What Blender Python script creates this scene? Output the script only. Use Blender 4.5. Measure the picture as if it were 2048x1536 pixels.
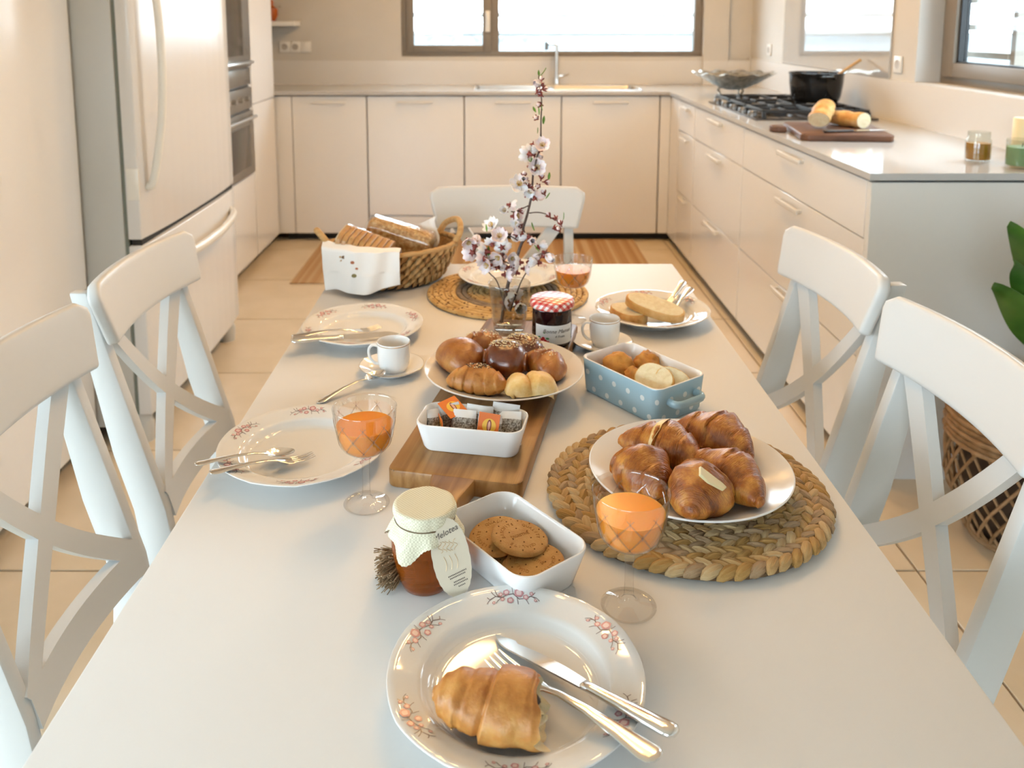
import bpy, bmesh, math, random
import numpy as np
from mathutils import Vector, Matrix, Euler, noise

R = math.radians
PI = math.pi
random.seed(7)
scene = bpy.context.scene
C = scene.collection
for o in list(bpy.data.objects):
    bpy.data.objects.remove(o)

# ------------------------------------------------------------------ camera
cam_d = bpy.data.cameras.new('camera')
cam = bpy.data.objects.new('camera', cam_d)
C.objects.link(cam)
cam.location = (0, 0, 1.35)
cam.rotation_euler = (R(90 - 8.217), 0, 0)
cam_d.sensor_fit = 'HORIZONTAL'
cam_d.sensor_width = 36
cam_d.lens = 1720 / 2048 * 36
cam_d.shift_x = 35 / 2048
cam_d.shift_y = -478.6 / 2048
cam_d.clip_start = 0.02
cam_d.clip_end = 5000
cam_d.dof.use_dof = True
cam_d.dof.focus_distance = 1.03
cam_d.dof.aperture_fstop = 7.5
scene.camera = cam

# ------------------------------------------------------------------ sky, exposure
SKY = 9.7
world = bpy.data.worlds.new('world')
scene.world = world
world.use_nodes = True
wn = world.node_tree.nodes
bg = wn['Background']
bg.inputs[0].default_value = (0.74, 0.90, 1.0, 1)
bg.inputs[1].default_value = SKY
vs = scene.view_settings
vs.view_transform = 'Standard'
vs.look = 'None'
vs.gamma = 1
vs.use_curve_mapping = False
vs.exposure = 0.38
cy = scene.cycles
cy.use_denoising = True
cy.use_adaptive_sampling = True
cy.adaptive_threshold = 0.1
cy.adaptive_min_samples = 12
cy.max_bounces = 7
cy.diffuse_bounces = 3
cy.glossy_bounces = 3
cy.transmission_bounces = 8
cy.transparent_max_bounces = 24
cy.sample_clamp_indirect = 6
cy.caustics_reflective = False
cy.blur_glossy = 0.15


def portal(name, loc, rot, sx, sy):
    d = bpy.data.lights.new(name, 'AREA')
    d.shape = 'RECTANGLE'
    d.size, d.size_y = sx, sy
    d.cycles.is_portal = True
    o = bpy.data.objects.new(name, d)
    C.objects.link(o)
    o.location = loc
    o.rotation_euler = rot
    return o


# daylight comes in through the three window openings
portal('daylight_portal_patio', (-4.24, -0.98, 1.25), (0, R(-90), 0), 2.4, 4.6)
portal('daylight_portal_rear', (-1.85, -3.86, 1.2), (R(90), 0, 0), 2.7, 2.2)
portal('daylight_portal_back', (0.385, 5.86, 1.6), (R(-90), 0, 0), 2.0, 1.0)
portal('daylight_portal_side', (1.90, 3.0, 1.6), (0, R(90), 0), 1.0, 1.06)


# ------------------------------------------------------------------ materials
def lin(c):
    if isinstance(c, str):
        c = [int(c[i:i + 2], 16) / 255 for i in (0, 2, 4)]
        return tuple(x / 12.92 if x <= .04045 else ((x + .055) / 1.055) ** 2.4 for x in c)
    return tuple(c)


MATS = {}


def P(name, col, rough=.5, metal=0, col2=None, scale=20, bump=0, bscale=None, trans=0, ior=1.45, sss=0, sssr=.01,
      coat=0, spec=.5, stretch=(1, 1, 1), detail=3, lo=.35, hi=.65, emit=0, sheen=0):
    if name in MATS:
        return MATS[name]
    m = bpy.data.materials.new(name)
    m.use_nodes = True
    nt = m.node_tree
    b = nt.nodes['Principled BSDF']
    I = b.inputs
    col = lin(col)
    I['Base Color'].default_value = (*col, 1)
    I['Roughness'].default_value = rough
    I['Metallic'].default_value = metal
    I['IOR'].default_value = ior
    I['Transmission Weight'].default_value = trans
    I['Specular IOR Level'].default_value = spec
    I['Coat Weight'].default_value = coat
    I['Coat Roughness'].default_value = .05
    if sheen:
        I['Sheen Weight'].default_value = sheen
    if sss:
        I['Subsurface Weight'].default_value = sss
        I['Subsurface Radius'].default_value = (1, .5, .25)
        I['Subsurface Scale'].default_value = sssr
    if emit:
        I['Emission Color'].default_value = (*col, 1)
        I['Emission Strength'].default_value = emit
    if col2 is not None or bump:
        tc = nt.nodes.new('ShaderNodeTexCoord')
        mp = nt.nodes.new('ShaderNodeMapping')
        mp.inputs['Scale'].default_value = stretch
        nt.links.new(tc.outputs['Object'], mp.inputs[0])
        if col2 is not None:
            n = nt.nodes.new('ShaderNodeTexNoise')
            n.inputs['Scale'].default_value = scale
            n.inputs['Detail'].default_value = detail
            nt.links.new(mp.outputs[0], n.inputs['Vector'])
            r = nt.nodes.new('ShaderNodeValToRGB')
            r.color_ramp.elements[0].position = lo
            r.color_ramp.elements[1].position = hi
            r.color_ramp.elements[0].color = (*col, 1)
            r.color_ramp.elements[1].color = (*lin(col2), 1)
            nt.links.new(n.outputs[0], r.inputs[0])
            nt.links.new(r.outputs[0], I['Base Color'])
        if bump:
            n2 = nt.nodes.new('ShaderNodeTexNoise')
            n2.inputs['Scale'].default_value = bscale or scale * 2
            n2.inputs['Detail'].default_value = 4
            nt.links.new(mp.outputs[0], n2.inputs['Vector'])
            bp = nt.nodes.new('ShaderNodeBump')
            bp.inputs['Strength'].default_value = min(1, bump)
            bp.inputs['Distance'].default_value = .002 * max(1, bump)
            nt.links.new(n2.outputs[0], bp.inputs['Height'])
            nt.links.new(bp.outputs[0], I['Normal'])
    MATS[name] = m
    return m


def math_node(nt, op, a, b=None):
    n = nt.nodes.new('ShaderNodeMath')
    n.operation = op
    for i, v in enumerate((a, b)):
        if v is None:
            continue
        if isinstance(v, (int, float)):
            n.inputs[i].default_value = v
        else:
            nt.links.new(v, n.inputs[i])
    return n.outputs[0]


def thin_glass(name, tint=(1, 1, 1), ior=1.45, rough=0.0):
    """pane or blown vessel: clear straight through, mirror-like at glancing angles"""
    if name in MATS:
        return MATS[name]
    m = bpy.data.materials.new(name)
    m.use_nodes = True
    nt = m.node_tree
    nt.nodes.remove(nt.nodes['Principled BSDF'])
    out = nt.nodes['Material Output']
    t = nt.nodes.new('ShaderNodeBsdfTransparent')
    t.inputs[0].default_value = (*tint, 1)
    g = nt.nodes.new('ShaderNodeBsdfGlossy')
    g.inputs['Roughness'].default_value = rough
    lw = nt.nodes.new('ShaderNodeLayerWeight')
    lw.inputs[0].default_value = .5
    f0 = ((ior - 1) / (ior + 1)) ** 2
    pw = math_node(nt, 'POWER', lw.outputs['Facing'], 5)
    f = math_node(nt, 'ADD', math_node(nt, 'MULTIPLY', pw, 1 - f0), f0)
    mx = nt.nodes.new('ShaderNodeMixShader')
    nt.links.new(f, mx.inputs[0])
    nt.links.new(t.outputs[0], mx.inputs[1])
    nt.links.new(g.outputs[0], mx.inputs[2])
    nt.links.new(mx.outputs[0], out.inputs[0])
    MATS[name] = m
    return m


def node_mat(name):
    m = bpy.data.materials.new(name)
    m.use_nodes = True
    MATS[name] = m
    nt = m.node_tree
    return m, nt, nt.nodes['Principled BSDF'], nt.nodes.new, nt.links.new


def ramp(nt, fac, stops, interp='LINEAR'):
    r = nt.nodes.new('ShaderNodeValToRGB')
    cr = r.color_ramp
    cr.interpolation = interp
    while len(cr.elements) < len(stops):
        cr.elements.new(.5)
    for e, (p, c) in zip(cr.elements, stops):
        e.position = p
        e.color = (*lin(c), 1)
    nt.links.new(fac, r.inputs[0])
    return r.outputs[0]


LACQ = P('white_lacquer', (.80, .797, .785), .16, spec=.5)
LACQ_SIDE = P('satin_white_panel', (.72, .715, .70), .4)
WALLM = P('wall_plaster', (.64, .625, .59), .9, col2=(.61, .595, .56), scale=3)
CEIL = P('ceiling_paint', (.85, .84, .82), .9)
QUARTZ = P('white_quartz', (.50, .50, .495), .10, spec=.22)
UPST = P('upstand_white', (.72, .715, .70), .2, spec=.3)
DARKGAP = P('dark_gap', (.03, .028, .025), .8)
TAUPE = P('taupe_aluminium', (.23, .20, .165), .45)
TAUPE_IN = P('taupe_shadow', (.10, .09, .08), .5)
STEEL = P('brushed_steel', (.62, .61, .59), .28, 1)
CHROME = P('polished_cutlery', (.80, .79, .77), .13, 1)
CHAIRW = P('white_chair_paint', (.62, .62, .605), .38)
TABLEW = P('white_table_top', (.74, .725, .70), .5, spec=.15)
WHITE = P('white_plastic', (.82, .82, .80), .35)
BLACKG = P('black_gloss', (.012, .012, .012), .08)
BLACKM = P('black_iron', (.015, .015, .016), .42)
PORC = P('white_porcelain', (.78, .775, .755), .05, spec=.5)
CERAM = P('white_ceramic', (.86, .86, .85), .10)
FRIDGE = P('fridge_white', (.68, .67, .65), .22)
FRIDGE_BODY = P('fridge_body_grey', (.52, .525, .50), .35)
PANE = thin_glass('window_pane')


# ------------------------------------------------------------------ mesh helpers
def mk(name, v, f, mats, parent=None, loc=None, rot=None, mi=None, smooth=True, ang=38):
    me = bpy.data.meshes.new(name)
    me.from_pydata([tuple(p) for p in v], [], f)
    if not isinstance(mats, (list, tuple)):
        mats = [mats]
    for m in mats:
        me.materials.append(m)
    if mi:
        me.polygons.foreach_set('material_index', mi)
    me.update()
    if smooth:
        me.shade_smooth()
        me.set_sharp_from_angle(angle=R(ang))
    o = bpy.data.objects.new(name, me)
    C.objects.link(o)
    if parent:
        o.parent = parent
    if loc is not None:
        o.location = loc
    if rot is not None:
        o.rotation_euler = rot
    return o


class MB:
    def __init__(s):
        s.v, s.f, s.m = [], [], []

    def add(s, v, f, m=0, M=None):
        k = len(s.v)
        if M is not None:
            v = [M @ Vector(p) for p in v]
        s.v += [tuple(p) for p in v]
        s.f += [tuple(i + k for i in q) for q in f]
        s.m += [m] * len(f)
        return s

    def box(s, x0, x1, y0, y1, z0, z1, m=0, b=0, seg=2, M=None):
        v, f = box_vf(x0, x1, y0, y1, z0, z1, b, seg)
        return s.add(v, f, m, M)

    def tube(s, pts, r, n=10, m=0, M=None, cap=True, flat=None):
        v, f = tube_vf(pts, r, n, cap, flat)
        return s.add(v, f, m, M)

    def lathe(s, prof, n=48, m=0, M=None, mod=None):
        v, f = lathe_vf(prof, n, mod)
        return s.add(v, f, m, M)

    def build(s, name, mats, parent=None, loc=None, rot=None, smooth=True, ang=38):
        return mk(name, s.v, s.f, mats, parent, loc, rot, s.m if isinstance(mats, (list, tuple)) else None, smooth, ang)


def box_vf(x0, x1, y0, y1, z0, z1, b=0, seg=2):
    v = [(x, y, z) for z in (z0, z1) for y in (y0, y1) for x in (x0, x1)]
    f = [(0, 2, 3, 1), (4, 5, 7, 6), (0, 1, 5, 4), (2, 6, 7, 3), (0, 4, 6, 2), (1, 3, 7, 5)]
    if not b:
        return v, f
    bm = bmesh.new()
    vs_ = [bm.verts.new(p) for p in v]
    for q in f:
        bm.faces.new([vs_[i] for i in q])
    bmesh.ops.bevel(bm, geom=bm.edges[:], offset=b, segments=seg, profile=.5, affect='EDGES')
    bm.verts.index_update()
    v = [tuple(p.co) for p in bm.verts]
    f = [tuple(p.index for p in q.verts) for q in bm.faces]
    bm.free()
    return v, f


def frames(pts):
    pts = [Vector(p) for p in pts]
    n = len(pts)
    T = []
    for i in range(n):
        t = pts[min(i + 1, n - 1)] - pts[max(i - 1, 0)]
        T.append(t.normalized())
    up = Vector((0, 0, 1)) if abs(T[0].z) < .9 else Vector((0, 1, 0))
    N = (up - T[0] * up.dot(T[0])).normalized()
    out = []
    for i in range(n):
        N = (N - T[i] * N.dot(T[i]))
        N = N.normalized() if N.length > 1e-6 else Vector((1, 0, 0))
        out.append((pts[i], N, T[i].cross(N)))
    return out


def tube_vf(pts, r, n=10, cap=True, flat=None):
    fr = frames(pts)
    k = len(fr)
    rs = r if isinstance(r, (list, tuple)) else [r] * k
    v, f = [], []
    for i, (p, N, B) in enumerate(fr):
        fl = 1 if flat is None else flat
        for j in range(n):
            a = 2 * PI * j / n
            v.append(p + N * (rs[i] * fl * math.cos(a)) + B * (rs[i] * math.sin(a)))
    for i in range(k - 1):
        for j in range(n):
            a, b = i * n + j, i * n + (j + 1) % n
            f.append((a, b, b + n, a + n))
    if cap:
        f.append(tuple(range(n))[::-1])
        f.append(tuple((k - 1) * n + j for j in range(n)))
    return v, f


def lathe_vf(prof, n=48, mod=None):
    v, f = [], []
    k = len(prof)
    for i, (r, z) in enumerate(prof):
        for j in range(n):
            a = 2 * PI * j / n
            rr, zz = (r, z) if mod is None else mod(r, z, a, i)
            v.append((rr * math.cos(a), rr * math.sin(a), zz))
    for i in range(k - 1):
        for j in range(n):
            a, b = i * n + j, i * n + (j + 1) % n
            f.append((a, b, b + n, a + n))
    if prof[0][0] > 1e-6:
        pass
    return v, f


def grid_vf(nu, nv, fn, wrap_u=False, wrap_v=False):
    v = [fn(i / (nu if wrap_u else nu - 1), j / (nv if wrap_v else nv - 1)) for i in range(nu) for j in range(nv)]
    f = []
    for i in range(nu if wrap_u else nu - 1):
        for j in range(nv if wrap_v else nv - 1):
            a, b = i * nv + j, i * nv + (j + 1) % nv
            c, d = ((i + 1) % nu) * nv + (j + 1) % nv, ((i + 1) % nu) * nv + j
            f.append((a, d, c, b))
    return v, f


def solid_grid(nu, nv, fn, thick):
    """a curved sheet with real thickness along its local normal"""
    top = [[Vector(fn(i / (nu - 1), j / (nv - 1))) for j in range(nv)] for i in range(nu)]
    v = []
    for s in (0, 1):
        for i in range(nu):
            for j in range(nv):
                du = top[min(i + 1, nu - 1)][j] - top[max(i - 1, 0)][j]
                dv = top[i][min(j + 1, nv - 1)] - top[i][max(j - 1, 0)]
                n = du.cross(dv)
                n = n.normalized() if n.length > 1e-9 else Vector((0, 0, 1))
                v.append(top[i][j] + n * (thick * (.5 - s)))
    K = nu * nv
    f = []
    for i in range(nu - 1):
        for j in range(nv - 1):
            a, b, c, d = i * nv + j, (i + 1) * nv + j, (i + 1) * nv + j + 1, i * nv + j + 1
            f.append((a, b, c, d))
            f.append((a + K, d + K, c + K, b + K))
    ring = [i * nv for i in range(nu)] + [(nu - 1) * nv + j for j in range(1, nv)] + \
           [i * nv + nv - 1 for i in range(nu - 2, -1, -1)] + [j for j in range(nv - 2, 0, -1)]
    for a, b in zip(ring, ring[1:] + ring[:1]):
        f.append((b, a, a + K, b + K))
    return v, f


def prism_vf(poly, z0, z1, b=0, seg=2):
    n = len(poly)
    v = [(x, y, z0) for x, y in poly] + [(x, y, z1) for x, y in poly]
    f = [tuple(range(n))[::-1], tuple(range(n, 2 * n))] + [(i, (i + 1) % n, (i + 1) % n + n, i + n) for i in range(n)]
    if not b:
        return v, f
    bm = bmesh.new()
    vs_ = [bm.verts.new(p) for p in v]
    for q in f:
        bm.faces.new([vs_[i] for i in q])
    bmesh.ops.recalc_face_normals(bm, faces=bm.faces[:])
    bmesh.ops.bevel(bm, geom=bm.edges[:], offset=b, segments=seg, profile=.5, affect='EDGES')
    bm.verts.index_update()
    v = [tuple(p.co) for p in bm.verts]
    f = [tuple(p.index for p in q.verts) for q in bm.faces]
    bm.free()
    return v, f


def rrect(hx, hy, r, n=6):
    pts = []
    for cx, cy_, a0 in ((hx - r, hy - r, 0), (-hx + r, hy - r, 90), (-hx + r, -hy + r, 180), (hx - r, -hy + r, 270)):
        for i in range(n + 1):
            a = R(a0 + 90 * i / n)
            pts.append((cx + r * math.cos(a), cy_ + r * math.sin(a)))
    return pts


def loft_vf(rings, cap0=True, cap1=True):
    n = len(rings[0])
    v = [p for q in rings for p in q]
    f = []
    for i in range(len(rings) - 1):
        for j in range(n):
            a, b = i * n + j, i * n + (j + 1) % n
            f.append((a, b, b + n, a + n))
    if cap0:
        f.append(tuple(range(n))[::-1])
    if cap1:
        k = (len(rings) - 1) * n
        f.append(tuple(range(k, k + n)))
    return v, f


def thing(name, label, cat, loc=(0, 0, 0), rot=(0, 0, 0), group=None):
    o = bpy.data.objects.new(name, None)
    o.empty_display_size = .05
    C.objects.link(o)
    o.location = loc
    o.rotation_euler = rot if not isinstance(rot, (int, float)) else (0, 0, rot)
    return tag(o, label, cat, group)


def tag(o, label, cat, group=None):
    o['label'] = label
    o['category'] = cat
    if group:
        o['group'] = group
    return o


def struct(o, label=None):
    o['kind'] = 'structure'
    if label:
        o['label'] = label
    return o


def dup(root, loc=None, rot=None, label=None, parent=None):
    r = root.copy()
    C.objects.link(r)
    r.parent = parent
    if loc is not None:
        r.location = loc
    if rot is not None:
        r.rotation_euler = rot if not isinstance(rot, (int, float)) else (0, 0, rot)
    if label:
        r['label'] = label
    for ch in list(root.children):
        dup(ch, parent=r)
    return r


def catmull(pts, n=8):
    P_ = [Vector(p) for p in pts]
    P_ = [P_[0] * 2 - P_[1]] + P_ + [P_[-1] * 2 - P_[-2]]
    out = []
    for i in range(1, len(P_) - 2):
        for k in range(n):
            t = k / n
            a, b, c, d = P_[i - 1], P_[i], P_[i + 1], P_[i + 2]
            out.append(.5 * ((2 * b) + (c - a) * t + (2 * a - 5 * b + 4 * c - d) * t * t + (3 * b - a - 3 * c + d) * t ** 3))
    out.append(P_[-2])
    return out


def interp(stops, t):
    for (a, va), (b, vb) in zip(stops, stops[1:]):
        if t <= b:
            u = (t - a) / (b - a) if b > a else 0
            u = u * u * (3 - 2 * u)
            return va + (vb - va) * u
    return stops[-1][1]


def text_vf(s, size, extrude=0.0003, align='CENTER', shear=0):
    cu = bpy.data.curves.new('lettering', 'FONT')
    cu.body = s
    cu.size = size
    cu.extrude = extrude
    cu.align_x = align
    cu.align_y = 'CENTER'
    cu.resolution_u = 2
    cu.shear = shear
    o = bpy.data.objects.new('lettering', cu)
    C.objects.link(o)
    dg = bpy.context.evaluated_depsgraph_get()
    me = o.evaluated_get(dg).to_mesh()
    v = [tuple(p.co) for p in me.vertices]
    f = [tuple(p.vertices) for p in me.polygons]
    o.evaluated_get(dg).to_mesh_clear()
    bpy.data.objects.remove(o)
    bpy.data.curves.remove(cu)
    return v, f
# ================================================================== the room
TH = .74          # table top height
XL, XR, YB, YF, ZC = -1.95, 1.72, 5.8, -3.8, 2.55
XW = -4.2         # far wall of the open living area

# floor: slab and stone tiles 0.6 m
fl = struct(mk('floor', *box_vf(XW - .1, XR + .1, YF - .1, YB + .1, -.05, -.008), P('grout', (.46, .375, .27), .9)))
TILE = P('beige_stone_tile', (.66, .555, .40), .30, col2=(.72, .61, .46), scale=5, bump=.15, bscale=40)
tile_mesh = {}
xs = [1.048 + .605 * k for k in range(-6, 3)]
ys = [1.96 + .605 * k for k in range(-4, 8)]
for xa, xb in zip(xs, xs[1:]):
    for ya, yb in zip(ys, ys[1:]):
        a, b, c, d = max(xa + .003, XL), min(xb - .003, XR), max(ya + .003, YF), min(yb - .003, YB)
        if b - a < .02 or d - c < .02:
            continue
        key = (round(b - a, 3), round(d - c, 3))
        if key not in tile_mesh:
            o = mk('tile', *box_vf(-key[0] / 2, key[0] / 2, -key[1] / 2, key[1] / 2, -.008, 0, .0015, 1), TILE)
            tile_mesh[key] = o.data
        else:
            o = bpy.data.objects.new('tile', tile_mesh[key])
            C.objects.link(o)
        o.parent = fl
        o.location = ((a + b) / 2, (c + d) / 2, 0)

struct(mk('ceiling', *box_vf(XW - .1, XR + .1, YF - .1, YB + .1, ZC, ZC + .1), CEIL))
w = MB()       # back wall with the window opening
w.box(XL - .1, -.624, YB, YB + .14, 0, ZC).box(1.393, 1.56, YB - .03, YB + .14, 0, ZC).box(1.56, XR + .1, YB, YB + .14, 0, ZC)
w.box(-.624, 1.393, YB, YB + .14, 0, 1.111).box(-.624, 1.393, YB, YB + .14, 2.1, ZC)
struct(w.build('wall_back', WALLM, smooth=False))
w = MB()
w.box(XR, XR + .16, 3.52, YB + .1, 0, ZC).box(XR, XR + .16, YF - .1, 2.48, 0, ZC)
w.box(XR, XR + .16, 2.48, 3.52, 0, 1.10).box(XR, XR + .16, 2.48, 3.52, 2.1, ZC)
struct(w.build('wall_right', WALLM, smooth=False))
w = MB()
w.box(XL - .1, XL, 1.35, YB + .1, 0, ZC).box(XW - .1, XL - .1, 1.35, 1.45, 0, ZC)
w.box(XW - .1, XW, 1.32, 1.35, 0, ZC).box(XW - .1, XW, YF - .1, -3.25, 0, ZC)
w.box(XW - .1, XW, -3.25, 1.32, 0, .06).box(XW - .1, XW, -3.25, 1.32, 2.45, ZC)
struct(w.build('wall_left', WALLM, smooth=False))
w = MB()
w.box(XW - .1, -3.2, YF - .1, YF, 0, ZC).box(-.5, XR + .1, YF - .1, YF, 0, ZC).box(-3.2, -.5, YF - .1, YF, 0, .06).box(-3.2, -.5, YF - .1, YF, 2.3, ZC)
struct(w.build('wall_front', WALLM, smooth=False))

# window in the back wall: fixed pane and a casement, taupe aluminium
wo = thing('window_1', 'wide taupe framed window above the kitchen sink', 'window', (0, 0, 0))
wo['kind'] = 'structure'
f_ = MB()
f_.box(-.622, 1.391, 5.81, 5.87, 1.113, 1.147, b=.002).box(-.622, 1.391, 5.81, 5.87, 2.05, 2.098, b=.002)
f_.box(-.622, -.59, 5.81, 5.87, 1.147, 2.05, b=.002).box(1.338, 1.391, 5.81, 5.87, 1.147, 2.05, b=.002)
f_.box(-.02, .03, 5.81, 5.87, 1.147, 2.05, b=.002)
f_.build('window_frame', TAUPE, wo)
s_ = MB()
s_.box(-.59, -.54, 5.80, 5.855, 1.14, 2.05, b=.003).box(-.08, -.02, 5.80, 5.855, 1.14, 2.05, b=.003)
s_.box(-.54, -.08, 5.80, 5.855, 1.14, 1.187, b=.003).box(-.54, -.08, 5.80, 5.855, 2.0, 2.05, b=.003)
sash = s_.build('sash', TAUPE, wo)
mk('pane', *box_vf(-.54, -.08, 5.83, 5.836, 1.187, 2.0), PANE, sash)
mk('pane', *box_vf(.03, 1.338, 5.84, 5.846, 1.147, 2.05), PANE, wo)
h_ = MB().box(-.062, -.030, 5.785, 5.80, 1.275, 1.415, b=.004)
h_.box(-.054, -.038, 5.762, 5.785, 1.33, 1.405, b=.004)
h_.build('window_handle', WHITE, sash)
SLATM = P('pale_louvre_aluminium', (.30, .32, .32), .5)
lou = thing('louvre_screen', 'pale horizontal louvre slats outside the window above the sink', 'louvre', (0, 0, 0))
for k in range(7):
    z = 1.265 + .124 * k
    v, f = box_vf(-.64, 1.41, -.035, .035, -.004, .004, .002, 1)
    mk('slat', v, f, SLATM, lou, (0, 5.985, z), (R(22), 0, 0))
mk('side_rail', *box_vf(-.66, -.64, 5.95, 6.02, 1.05, 2.15), SLATM, lou)
mk('side_rail', *box_vf(1.41, 1.43, 5.95, 6.02, 1.05, 2.15), SLATM, lou)

# window in the right wall
wo = thing('window_2', 'taupe framed window in the right wall above the worktop', 'window')
wo['kind'] = 'structure'
f_ = MB()
f_.box(1.82, 1.88, 2.482, 3.518, 1.10, 1.14, b=.002).box(1.82, 1.88, 2.482, 3.518, 2.05, 2.098, b=.002)
f_.box(1.82, 1.88, 3.47, 3.518, 1.14, 2.05, b=.002).box(1.82, 1.88, 2.482, 2.52, 1.14, 2.05, b=.002)
f_.build('window_frame', TAUPE, wo)
s_ = MB()
s_.box(1.80, 1.855, 3.39, 3.47, 1.13, 2.06, b=.004).box(1.80, 1.855, 2.50, 2.57, 1.13, 2.06, b=.004)
s_.box(1.80, 1.855, 2.57, 3.39, 1.13, 1.185, b=.004).box(1.80, 1.855, 2.57, 3.39, 2.0, 2.06, b=.004)
sash = s_.build('sash', TAUPE, wo)
mk("gasket", *box_vf(1.815, 1.85, 3.378, 3.39, 1.185, 2.0), BLACKM, sash)
mk('gasket', *box_vf(1.815, 1.85, 2.57, 3.378, 1.185, 1.192), BLACKM, sash)
mk('pane', *box_vf(1.835, 1.84, 2.57, 3.378, 1.192, 2.0), PANE, sash)
lou = thing('louvre_screen', 'dark louvre shutter beside the window in the right wall', 'louvre')
for k in range(8):
    mk('slat', *box_vf(1.96, 2.02, 3.30, 3.62, 1.20 + .11 * k, 1.225 + .11 * k, .002, 1), TAUPE, lou)
mk('side_rail', *box_vf(1.97, 2.01, 3.27, 3.30, 1.1, 2.15), TAUPE, lou)

# big sliding patio windows of the living area, outside the picture; the rear one is added for its daylight
wo = struct(thing('window_3', 'tall sliding patio window in the far left wall', 'window'))
f_ = MB()
for a, b in ((-3.25, -3.19), (-1.13, -1.07), (1.26, 1.32)):
    f_.box(XW - .08, XW - .02, a, b, .06, 2.45, b=.003)
f_.box(XW - .08, XW - .02, -3.25, 1.32, .06, .12, b=.003).box(XW - .08, XW - .02, -3.25, 1.32, 2.39, 2.45, b=.003)
f_.build('window_frame', TAUPE, wo)
mk('pane', *box_vf(XW - .055, XW - .049, -3.19, -1.13, .12, 2.39), PANE, wo)
mk('pane', *box_vf(XW - .055, XW - .049, -1.07, 1.26, .12, 2.39), PANE, wo)
wo = struct(thing('added_rear_window', 'unseen patio window added in the rear wall to light camera-facing sides', 'window'))
f_ = MB()
for a, b in ((-3.2, -3.14), (-.56, -.5)):
    f_.box(a, b, YF - .08, YF - .02, .06, 2.3, b=.003)
f_.box(-3.2, -.5, YF - .08, YF - .02, .06, .12, b=.003).box(-3.2, -.5, YF - .08, YF - .02, 2.24, 2.3, b=.003)
f_.build('window_frame', TAUPE, wo)
mk('pane', *box_vf(-3.14, -.56, YF - .055, YF - .049, .12, 2.24), PANE, wo)

# ---- outside: hazy sea and a far shore with pale houses
struct(mk('sea_outside', *box_vf(-2500, 2500, -2500, 3000, -41, -40), P('hazy_sea', (.082, .098, .104), .9, col2=(.092, .105, .109), scale=.004)))
hl = MB()
for k in range(60):
    a = k / 60
    x = -900 + 2600 * a
    h = 8 + 10 * noise.noise(Vector((a * 9, 2, 0))) + 22 * max(0, math.sin(a * 5.5 + .6))
    hl.add([(x, 1500, -40), (x + 46, 1500, -40), (x + 46, 1900, -40), (x, 1900, -40), (x + 23, 1700, -40 + max(6, h))],
           [(0, 1, 4), (1, 2, 4), (2, 3, 4), (3, 0, 4)])
struct(hl.build('hills_outside', P('hazy_hills', (.085, .098, .105), 1)))
tw = MB()
for k in range(90):
    x, y = random.uniform(-150, 330), random.uniform(260, 620)
    s = random.uniform(2, 6)
    tw.box(x - s, x + s, y - s, y + s, -40, -40 + random.uniform(2, 6))
t_ = tw.build('far_village_houses', P('far_white_render', (.5, .5, .49), 1), smooth=False)
t_['kind'] = 'stuff'
tag(t_, 'far pale village houses seen through the kitchen window', 'houses')
# ================================================================== kitchen units
def bar_handle(parent, p, axis, out, L=.24):
    """slim bar handle; axis 'x' or 'y'; out = unit vector it projects along"""
    m = MB()
    ox, oy = out
    if axis == 'y':
        x0, x1 = sorted((p[0], p[0] + ox * .022))
        xo0, xo1 = sorted((p[0] + ox * .014, p[0] + ox * .024))
        m.box(xo0, xo1, p[1] - L / 2, p[1] + L / 2, p[2] - .009, p[2] + .009, b=.003)
        for s in (-1, 1):
            m.box(x0, x1, p[1] + s * (L / 2 - .02) - .006, p[1] + s * (L / 2 - .02) + .006, p[2] - .006, p[2] + .006)
    else:
        y0, y1 = sorted((p[1], p[1] + oy * .022))
        yo0, yo1 = sorted((p[1] + oy * .014, p[1] + oy * .024))
        m.box(p[0] - L / 2, p[0] + L / 2, yo0, yo1, p[2] - .007, p[2] + .007, b=.003)
        for s in (-1, 1):
            m.box(p[0] + s * (L / 2 - .02) - .006, p[0] + s * (L / 2 - .02) + .006, y0, y1, p[2] - .005, p[2] + .005)
    return m.build('handle', P('satin_handle', (.74, .73, .70), .3), parent)


FY = 5.18       # front face of the back run
DT = .019
# back run
backs = [(-1.226, -.775, 'narrow cream base cabinet next to the tall units', 'base_cabinet', 0),
         (-.771, -.186, 'built-in dishwasher with a cream front panel and low plinth gap', 'dishwasher', .158),
         (-.182, .403, 'cream base cabinet under the left half of the sink', 'base_cabinet', 0),
         (.407, .999, 'cream base cabinet under the right half of the sink', 'base_cabinet', 0)]
for x0, x1, lab, nm, gap in backs:
    t = thing(nm, lab, nm.split('_')[-1], ((x0 + x1) / 2, FY, 0), group=None)
    hw = (x1 - x0) / 2
    mk('body', *box_vf(-hw, hw, DT + .002, .58, .05, .89), LACQ_SIDE, t, smooth=False)
    z0 = gap + .006 if gap else .05
    d = mk('door', *box_vf(-hw + .002, hw - .002, 0, DT, z0, .897, .0015, 1), LACQ, t)
    bar_handle(d, (0, 0, .862), 'x', (0, -1), .21)
    if gap:
        mk('lower_panel', *box_vf(-hw + .002, hw - .002, 0, DT, .05, gap - .004, .0015, 1), LACQ, t)
    mk('plinth', *box_vf(-hw, hw, .06, .075, 0, .05), DARKGAP, t, smooth=False)
t = thing('corner_filler', 'narrow cream filler strip beside the tall larder unit', 'panel', (-1.258, FY, 0))
mk('strip', *box_vf(-.09, .03, 0, DT, .05, .897, .001, 1), LACQ, t)
mk('plinth', *box_vf(-.03, .03, .06, .075, 0, .05), DARKGAP, t)
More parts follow.
